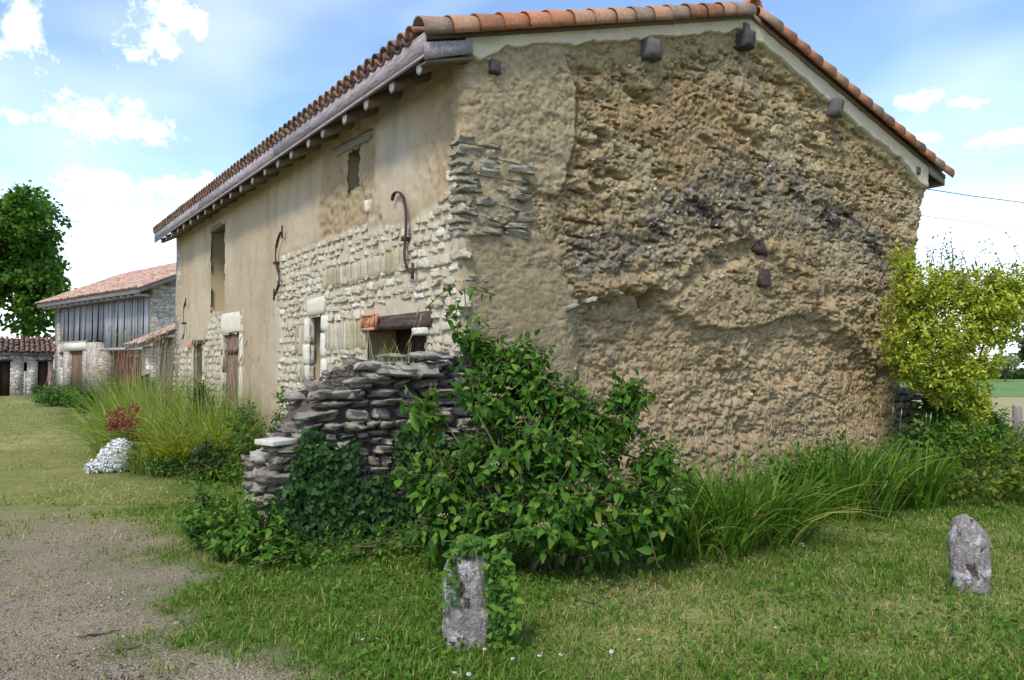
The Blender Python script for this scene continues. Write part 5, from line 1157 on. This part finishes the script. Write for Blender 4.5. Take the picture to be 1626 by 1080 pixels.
for i, (a, b, c_) in enumerate(((.05, .32, 2.0), (-.02, .2, 2.05), (.12, .42, 1.9))):
    v0 = tubeV(np.array([(a, .06, c_), (b, .55, -.02)]), .05, 4, .4)
    tag(obj('leaning_plank', mesh('plank', v0[0], [v0[1], v0[2]]), MT['gate'], None, sp0, (0, 0, SRZ)), ['pale plank leaning by the right shed doorway', 'rightmost brown plank leaning between shed and barn', 'leftmost plank leaning across the right shed doorway'][i], 'plank', 'planks leaning at the shed')

# ------------------------------------------------------------------ lean-to between house and barn
lp = np.array([.55, 22.3, 0]); lean = empty('lean_to', lp, 'small tiled lean-to with plastered wall behind the far house corner', 'lean-to')
obj('wall', boxes('wall', [(.2, 3.5, .25, .5, -.1, 2.6), (.2, .45, .5, 3, -.1, 2.3)]), m_var('cream_plaster', [(.3, (.42, .37, .25)), (.7, (.5, .45, .32))], 4, .9), lean)
obj('stone_pier', boxes('pier', [(-.12, .3, -.2, .2, -.1, 2.22)]), MT['masonry'], lean)
obj('opening_shade_panel', boxes('opening_shade_panel', [(.95, 1.6, .2, .24, -.1, 2.3)]), MT['dim'], lean)  # dark panel on the unbroken wall, painted as a shaded doorway
lr = obj('roof', None, None, lean); V = boxV(-.4, 3.5, -.45, 3, 0, 0); V[:, 2] = [2.18, 3.9, 3.9, 2.18, 2.26, 3.98, 3.98, 2.26]; V[:, 2] = 2.2 + (V[:, 0] + .4) * .46 + np.array([0] * 4 + [.07] * 4); obj('roof_deck', mesh('d', V, BOXF), MT['wood'], lr)
ss = math.atan(.46); dn = np.array([-math.cos(ss), 0, -math.sin(ss)]); nm = np.array([-math.sin(ss), 0, math.cos(ss)]); Rb = np.stack([dn, np.cross(nm, dn), nm], 1)
for i in range(14):
    for j in range(9):
        x = -.45 + (j * .34 + .44) * math.cos(ss)
        M3 = Rb @ np.array(Matrix.Rotation(br.gauss(0, .04), 3, 'Z') @ Matrix.Rotation(-.03, 3, 'Y')); obj('roof_tile', TM, MT['barntile'], lr, mw=m4(M3, (x, -.42 + i * .23, 2.29 + (x + .4) * .46 + .04)))

# ------------------------------------------------------------------ trees
def tree(name, label, base, hgt, crown, nclump, leaf, mat, seed, per=26, trunk=.35, group=None, cl=1.0):
    r = np.random.default_rng(seed); ob = empty(name, base, label, 'tree', group); base = np.array(base, float)
    c = np.array([0, 0, crown[2]]); L = [(np.array([(0, 0, -.1), (.05, .02, crown[2] * .45), (0, .1, crown[2]), (.1, 0, hgt * .8)]), np.array([trunk, trunk * .75, trunk * .5, trunk * .15]), 9)]
    nb = 26; bd = norm(r.normal(size=(nb, 3))); bc = bd * (r.uniform(.3, .88, nb))[:, None]; bs = r.uniform(.2, .36, nb); kb = r.choice(nb, nclump, p=bs ** 2 / (bs ** 2).sum())
    d = norm(r.normal(size=(nclump, 3)) + np.array([0, 0, .25])); q_ = bc[kb] + d * (bs[kb] * (.55 + .45 * r.random(nclump)))[:, None]
    ctr = c + q_ * np.array([crown[0], crown[0], crown[1]])
    for e in ctr[r.choice(nclump, min(46, nclump), replace=False)]:
        s0 = np.array([0, 0, crown[2] * r.uniform(.35, 1.0)]); L.append((np.array([s0, s0 * .5 + e * .5 + np.array([0, 0, .3 * crown[1] * .2]), e]), np.array([trunk * .28, trunk * .17, trunk * .04]), 5))
    obj('trunk', tubes('trunk', L), MT['bark'], ob)
    n = nclump * per; k = np.repeat(np.arange(nclump), per); P = ctr[k] + r.normal(0, 1, (n, 3)) * np.array([.36, .36, .24]) * cl; o_ = norm(P - c)
    put_leaves(ob, (0, 0, 0), P, r.normal(0, .7, (n, 3)) + o_ * .4 - np.array([0, 0, .3]), r.normal(0, .6, (n, 3)) + np.array([0, 0, .8]) + o_ * .3, leaf * r.uniform(.6, 1.2, n), mat, 'ovate', 0, massname='crown', width=1.6, seed=seed)
    return ob
tree('broad_tree', 'large dark green tree rising behind the little shed', (-4.4, 66.0, 0), 17.5, (6.6, 8.2, 9.4), 950, .34, MT['tree'], 61, 40, .5)
tree('field_tree', 'small pale-leaved tree in front of the field hedge', tuple(cw(46.0, 72)), 2.6, (1.3, .8, 1.9), 60, .2, MT['pale'], 62, 20, .08, None, .5)
tree('field_tree', 'dark tree top at the far right beyond the hedge', tuple(cw(67.0, 98)), 6.5, (3.2, 2.4, 3.6), 130, .4, MT['hedge'], 63, 24, .2)
for i, (la, dp, rx_, h_) in enumerate(((44, 84, 5, 1.6), (54, 85, 5.5, 1.5), (64, 86, 5, 1.7), (76, 87, 7, 1.6))):
    leafy('field_hedge', ['leftmost stretch of dark hedge beyond the green crop', 'dark hedge stretch behind the pale field tree', 'hedge stretch at the right edge beyond the crop', 'hedge stretch outermost beyond the crop'][i], 'hedge', [(la, dp, h_ * .45, rx_, 1.0, h_ * .6)], 420, MT['hedge'], 'ovate', .42, 6, .6, 70 + i, .0, group='hedge along the far field edge', shell=.6, stems=False)

# ------------------------------------------------------------------ fence post with rail, cables
fp = cw(9.08, 13.9); post = empty('fence_post', fp, 'weathered grey fence post with a thin rail beyond the ivy mound', 'fence')
v, f = BLV[1]; obj('post', BLM[1], MT['post'], post, mw=m4(np.diag([.13, .13, 1.0]), (0, 0, .38)))
obj('rail', tubes('rail', [(np.array([(0, 0, .62), (-RGT[0] * .6, -RGT[1] * .6, .6), (-RGT[0] * 1.3, -RGT[1] * 1.3, .66)]), np.array([.025, .022, .025]), 6)]), MT['post'], post)
for i, (z0, lab) in enumerate(((4.95, 'upper thin overhead cable running off from the right eave'), (4.75, 'lower faint overhead cable right of the house'))):
    a = np.array([10.0, .6 + i, z0]); b = cw(24, 26, 6.9 - i * .9); pts = [a * (1 - t) + b * t - np.array([0, 0, .5 * t * (1 - t) * 2]) for t in np.linspace(0, 1, 9)]
    tag(obj('overhead_cable', tubes('cable', [(np.array(pts), .009 - i * .003, 5)]), MT['iron']), lab, 'cable')

# ------------------------------------------------------------------ lawn, dry grass, pebbles, daisies
r = np.random.default_rng(99)
def scatter(n, lat0, lat1, d0, d1, pw=1.0):
    u = r.random(n); d = d0 + (d1 - d0) * u ** pw; hw = d * .70 + .3; l = r.uniform(-1, 1, n) * hw
    k = (l > lat0) & (l < lat1); l, d = l[k], d[k]
    return np.array([CAM.x, CAM.y])[None] + FWD[None] * d[:, None] + RGT[None] * l[:, None], d
def inside_house(x, y): return ((x > -.12) & (y > -.1) & (x < 9.4) & (y < HL)) | ((x > -2.25) & (x < .3) & (y > -.4) & (y < .45))
def blades(name, label, xy, h, w, mat, cat='grass', lean=.35, bend=.7, seg=2):
    n = len(xy); b = np.stack([xy[:, 0], xy[:, 1], gz(xy[:, 0], xy[:, 1]) - .004], -1); a = r.uniform(0, 2 * np.pi, n)
    v, f = strap_blades(b, np.stack([np.cos(a), np.sin(a), np.zeros(n)], -1), h, w, r, bend, seg)
    o = obj(name, mesh(name, v, f, True), mat); tag(o, label, cat, None, 'stuff'); return o
xy, dp = scatter(230000, -99, 99, 3.3, 12.5, 1.5); gmk = gravel_mask(xy[:, 0], xy[:, 1]); dmk = dry_mask(xy[:, 0], xy[:, 1])
clumpy = fbm(xy[:, 0] * 3.3, xy[:, 1] * 3.3, 19, 3)
k = (r.random(len(xy)) > gmk * 1.25) & ~inside_house(xy[:, 0], xy[:, 1]) & (r.random(len(xy)) < .5 + 1.3 * (clumpy - .25)) & ~((xy[:, 0] < -1.9) & (xy[:, 1] > 2.5))
isdry = r.random(len(xy)) < dmk * .8
kk = k & ~isdry; h = r.uniform(.025, .085, kk.sum()) * (.55 + 1.1 * clumpy[kk]); blades('lawn_grass', 'short green lawn grass in the foreground', xy[kk], h, .0028 * (.7 + .12 * dp[kk]) * r.uniform(.7, 1.3, kk.sum()), MT['grass'])
kk = k & isdry; h = r.uniform(.02, .07, kk.sum()); blades('dry_grass', 'straw-coloured dry grass patches in the lawn', xy[kk], h, .0026 * (.7 + .12 * dp[kk]), MT['drygrass'], bend=1.3)
# yard grass further off
xy, dp = scatter(170000, -99, -2.0, 9, 46, 1.6); k = (xy[:, 0] > -4.9) & ~inside_house(xy[:, 0], xy[:, 1]) & (xy[:, 0] < .0 + .0 * xy[:, 1]); xy, dp = xy[k], dp[k]
cl_ = fbm(xy[:, 0] * 1.3, xy[:, 1] * .8, 23, 4); k = (r.random(len(xy)) < 1.9 * (cl_ - .27)) & (r.random(len(xy)) > gravel_mask(xy[:, 0], xy[:, 1])); xy, dp, cl_ = xy[k], dp[k], cl_[k]
blades('yard_grass', 'patchy pale grass of the sunlit yard', xy, r.uniform(.025, .085, len(xy)) * (.4 + 1.4 * cl_), .0036 * (.5 + .09 * dp), MT['drygrass'], bend=1.0)
# broad-leaved ground cover among the grass
xy, dp = scatter(26000, -99, 99, 3.4, 9, 1.4); cv = fbm(xy[:, 0] * 1.5 + 4, xy[:, 1] * 1.5, 29, 4); near = np.exp(-((xy[:, 0] + 1.5) ** 2 / 1.6 + (xy[:, 1] + 2.2) ** 2 / 2.2))
k = (r.random(len(xy)) < 1.5 * (cv - .42) + .75 * near) & (gravel_mask(xy[:, 0], xy[:, 1]) < .3) & ~inside_house(xy[:, 0], xy[:, 1]); xy = xy[k]; n = len(xy)
gc = obj('ground_cover', None); tag(gc, 'low clover and weed leaves spread through the lawn', 'ground cover', None, 'stuff')
put_leaves(gc, (0, 0, 0), np.stack([xy[:, 0], xy[:, 1], gz(xy[:, 0], xy[:, 1]) + r.uniform(.01, .07, n)], -1), np.stack([r.normal(size=n), r.normal(size=n), r.normal(0, .3, n)], -1), r.normal(0, .35, (n, 3)) + np.array([0, 0, 1.]), r.uniform(.015, .045, n), MT['weed'], 'ovate', 0, width=1.6, seed=4)
# tufts where grass meets gravel and by the stones
xy, dp = scatter(9000, -99, -.3, 4, 14, 1.2); g1 = gravel_mask(xy[:, 0], xy[:, 1]); tf = fbm(xy[:, 0] * 2.2, xy[:, 1] * 2.2, 37, 3)
k = (g1 > .25) & (tf > .64) & (xy[:, 0] > -4.8); blades('path_tufts', 'scattered grass tufts in the gravel', xy[k], r.uniform(.03, .1, k.sum()), .004, MT['drygrass'])
# gravel stones
xy, dp = scatter(42000, -99, -.5, 3.6, 12, 1.35); k = r.random(len(xy)) < gravel_mask(xy[:, 0], xy[:, 1]) * .9; xy = xy[k]; n = len(xy)
ov = np.array([(1, 0, 0), (-1, 0, 0), (0, 1, 0), (0, -1, 0), (0, 0, .6), (0, 0, -.6)], float) * .5; of = np.array([[0, 2, 4], [2, 1, 4], [1, 3, 4], [3, 0, 4], [2, 0, 5], [1, 2, 5], [3, 1, 5], [0, 3, 5]])
MX = r.normal(0, 1, (n, 3, 3)) * .45 + np.eye(3); MX *= (r.uniform(.006, .02, n) * (1 + (r.random(n) < .02) * 1.2))[:, None, None]
v, f = inst(ov, of, MX, np.stack([xy[:, 0], xy[:, 1], gz(xy[:, 0], xy[:, 1]) + .002], -1))
tag(obj('gravel', mesh('gravel', v, f), m_var('gravel_stone', [(.1, (.12, .095, .065)), (.45, (.23, .19, .135)), (.8, (.31, .265, .2)), (.97, (.48, .43, .36))], 20, .9, rnd=.8)), 'loose pale gravel on the lane at the left', 'gravel', None, 'stuff')
# twigs and bark bits on the gravel
for i, (px, py, L_, a, lab) in enumerate(((-3.45, -2.2, .16, .3, 'dark bark scrap on the gravel nearest the grass edge'), (-3.55, -1.85, .2, .2, 'thin dark twig on the gravel'), (-3.75, -2.75, .07, .4, 'short black twig on the gravel at left'))):
    pts = np.array([(-L_ / 2 + L_ * t, .02 * math.sin(t * 5), .012 + .006 * math.sin(t * 9)) for t in np.linspace(0, 1, 6)])
    tag(obj('twig', tubes('twig', [(pts, np.array([.004, .008, .01, .008, .006, .003]), 5)]), MT['bark'], None, (px, py, float(gz(np.array(px), np.array(py)))), (0, 0, a)), lab, 'twig')
tag(obj('terracotta_chip', STM[2], MT['plaque'], None, (-3.55, -3.15, .01), (.1, .2, .5), (.035, .03, .02)), 'small orange tile chip on the gravel', 'tile chip')
# daisies
dv = [(0, 0, .012)]; df = []
for i in range(12):
    a = i / 12 * 2 * math.pi; b = a + .2; k0 = len(dv); dv += [(.004 * math.cos(a), .004 * math.sin(a), .01), (.012 * math.cos(a - .15), .012 * math.sin(a - .15), .011), (.014 * math.cos(b), .014 * math.sin(b), .008)]; df.append([k0, k0 + 1, k0 + 2]); df.append([0, k0, k0 + 2])
DM = mesh('daisy_head', np.array(dv), np.array(df)); dst = tubes('daisy_stem', [(np.array([(0, 0, -.06), (.003, 0, -.02), (0, 0, .01)]), .0012, 4)])
for (px, py) in ((-2.38, -3.05), (-2.32, -3.1), (-2.2, -3.75), (-2.15, -3.8), (-1.85, -3.75), (-1.72, -3.8), (-1.62, -3.85), (-1.35, -3.95), (-1.9, -3.55), (.2, -2.55), (.3, -2.45), (1.6, -3.05), (1.65, -3.0), (-.3, -4.2), (2.3, -5.0), (-1.1, -3.9), (2.6, -4.6)):
    d_ = obj('daisy', DM, MT['white'], None, (px, py, float(gz(np.array(px), np.array(py))) + .075), (r.normal(0, .25), r.normal(0, .25), r.uniform(0, 6))); tag(d_, 'small white daisy in the lawn', 'daisy', 'daisies in the lawn'); obj('stem', dst, MT['stem'], d_)
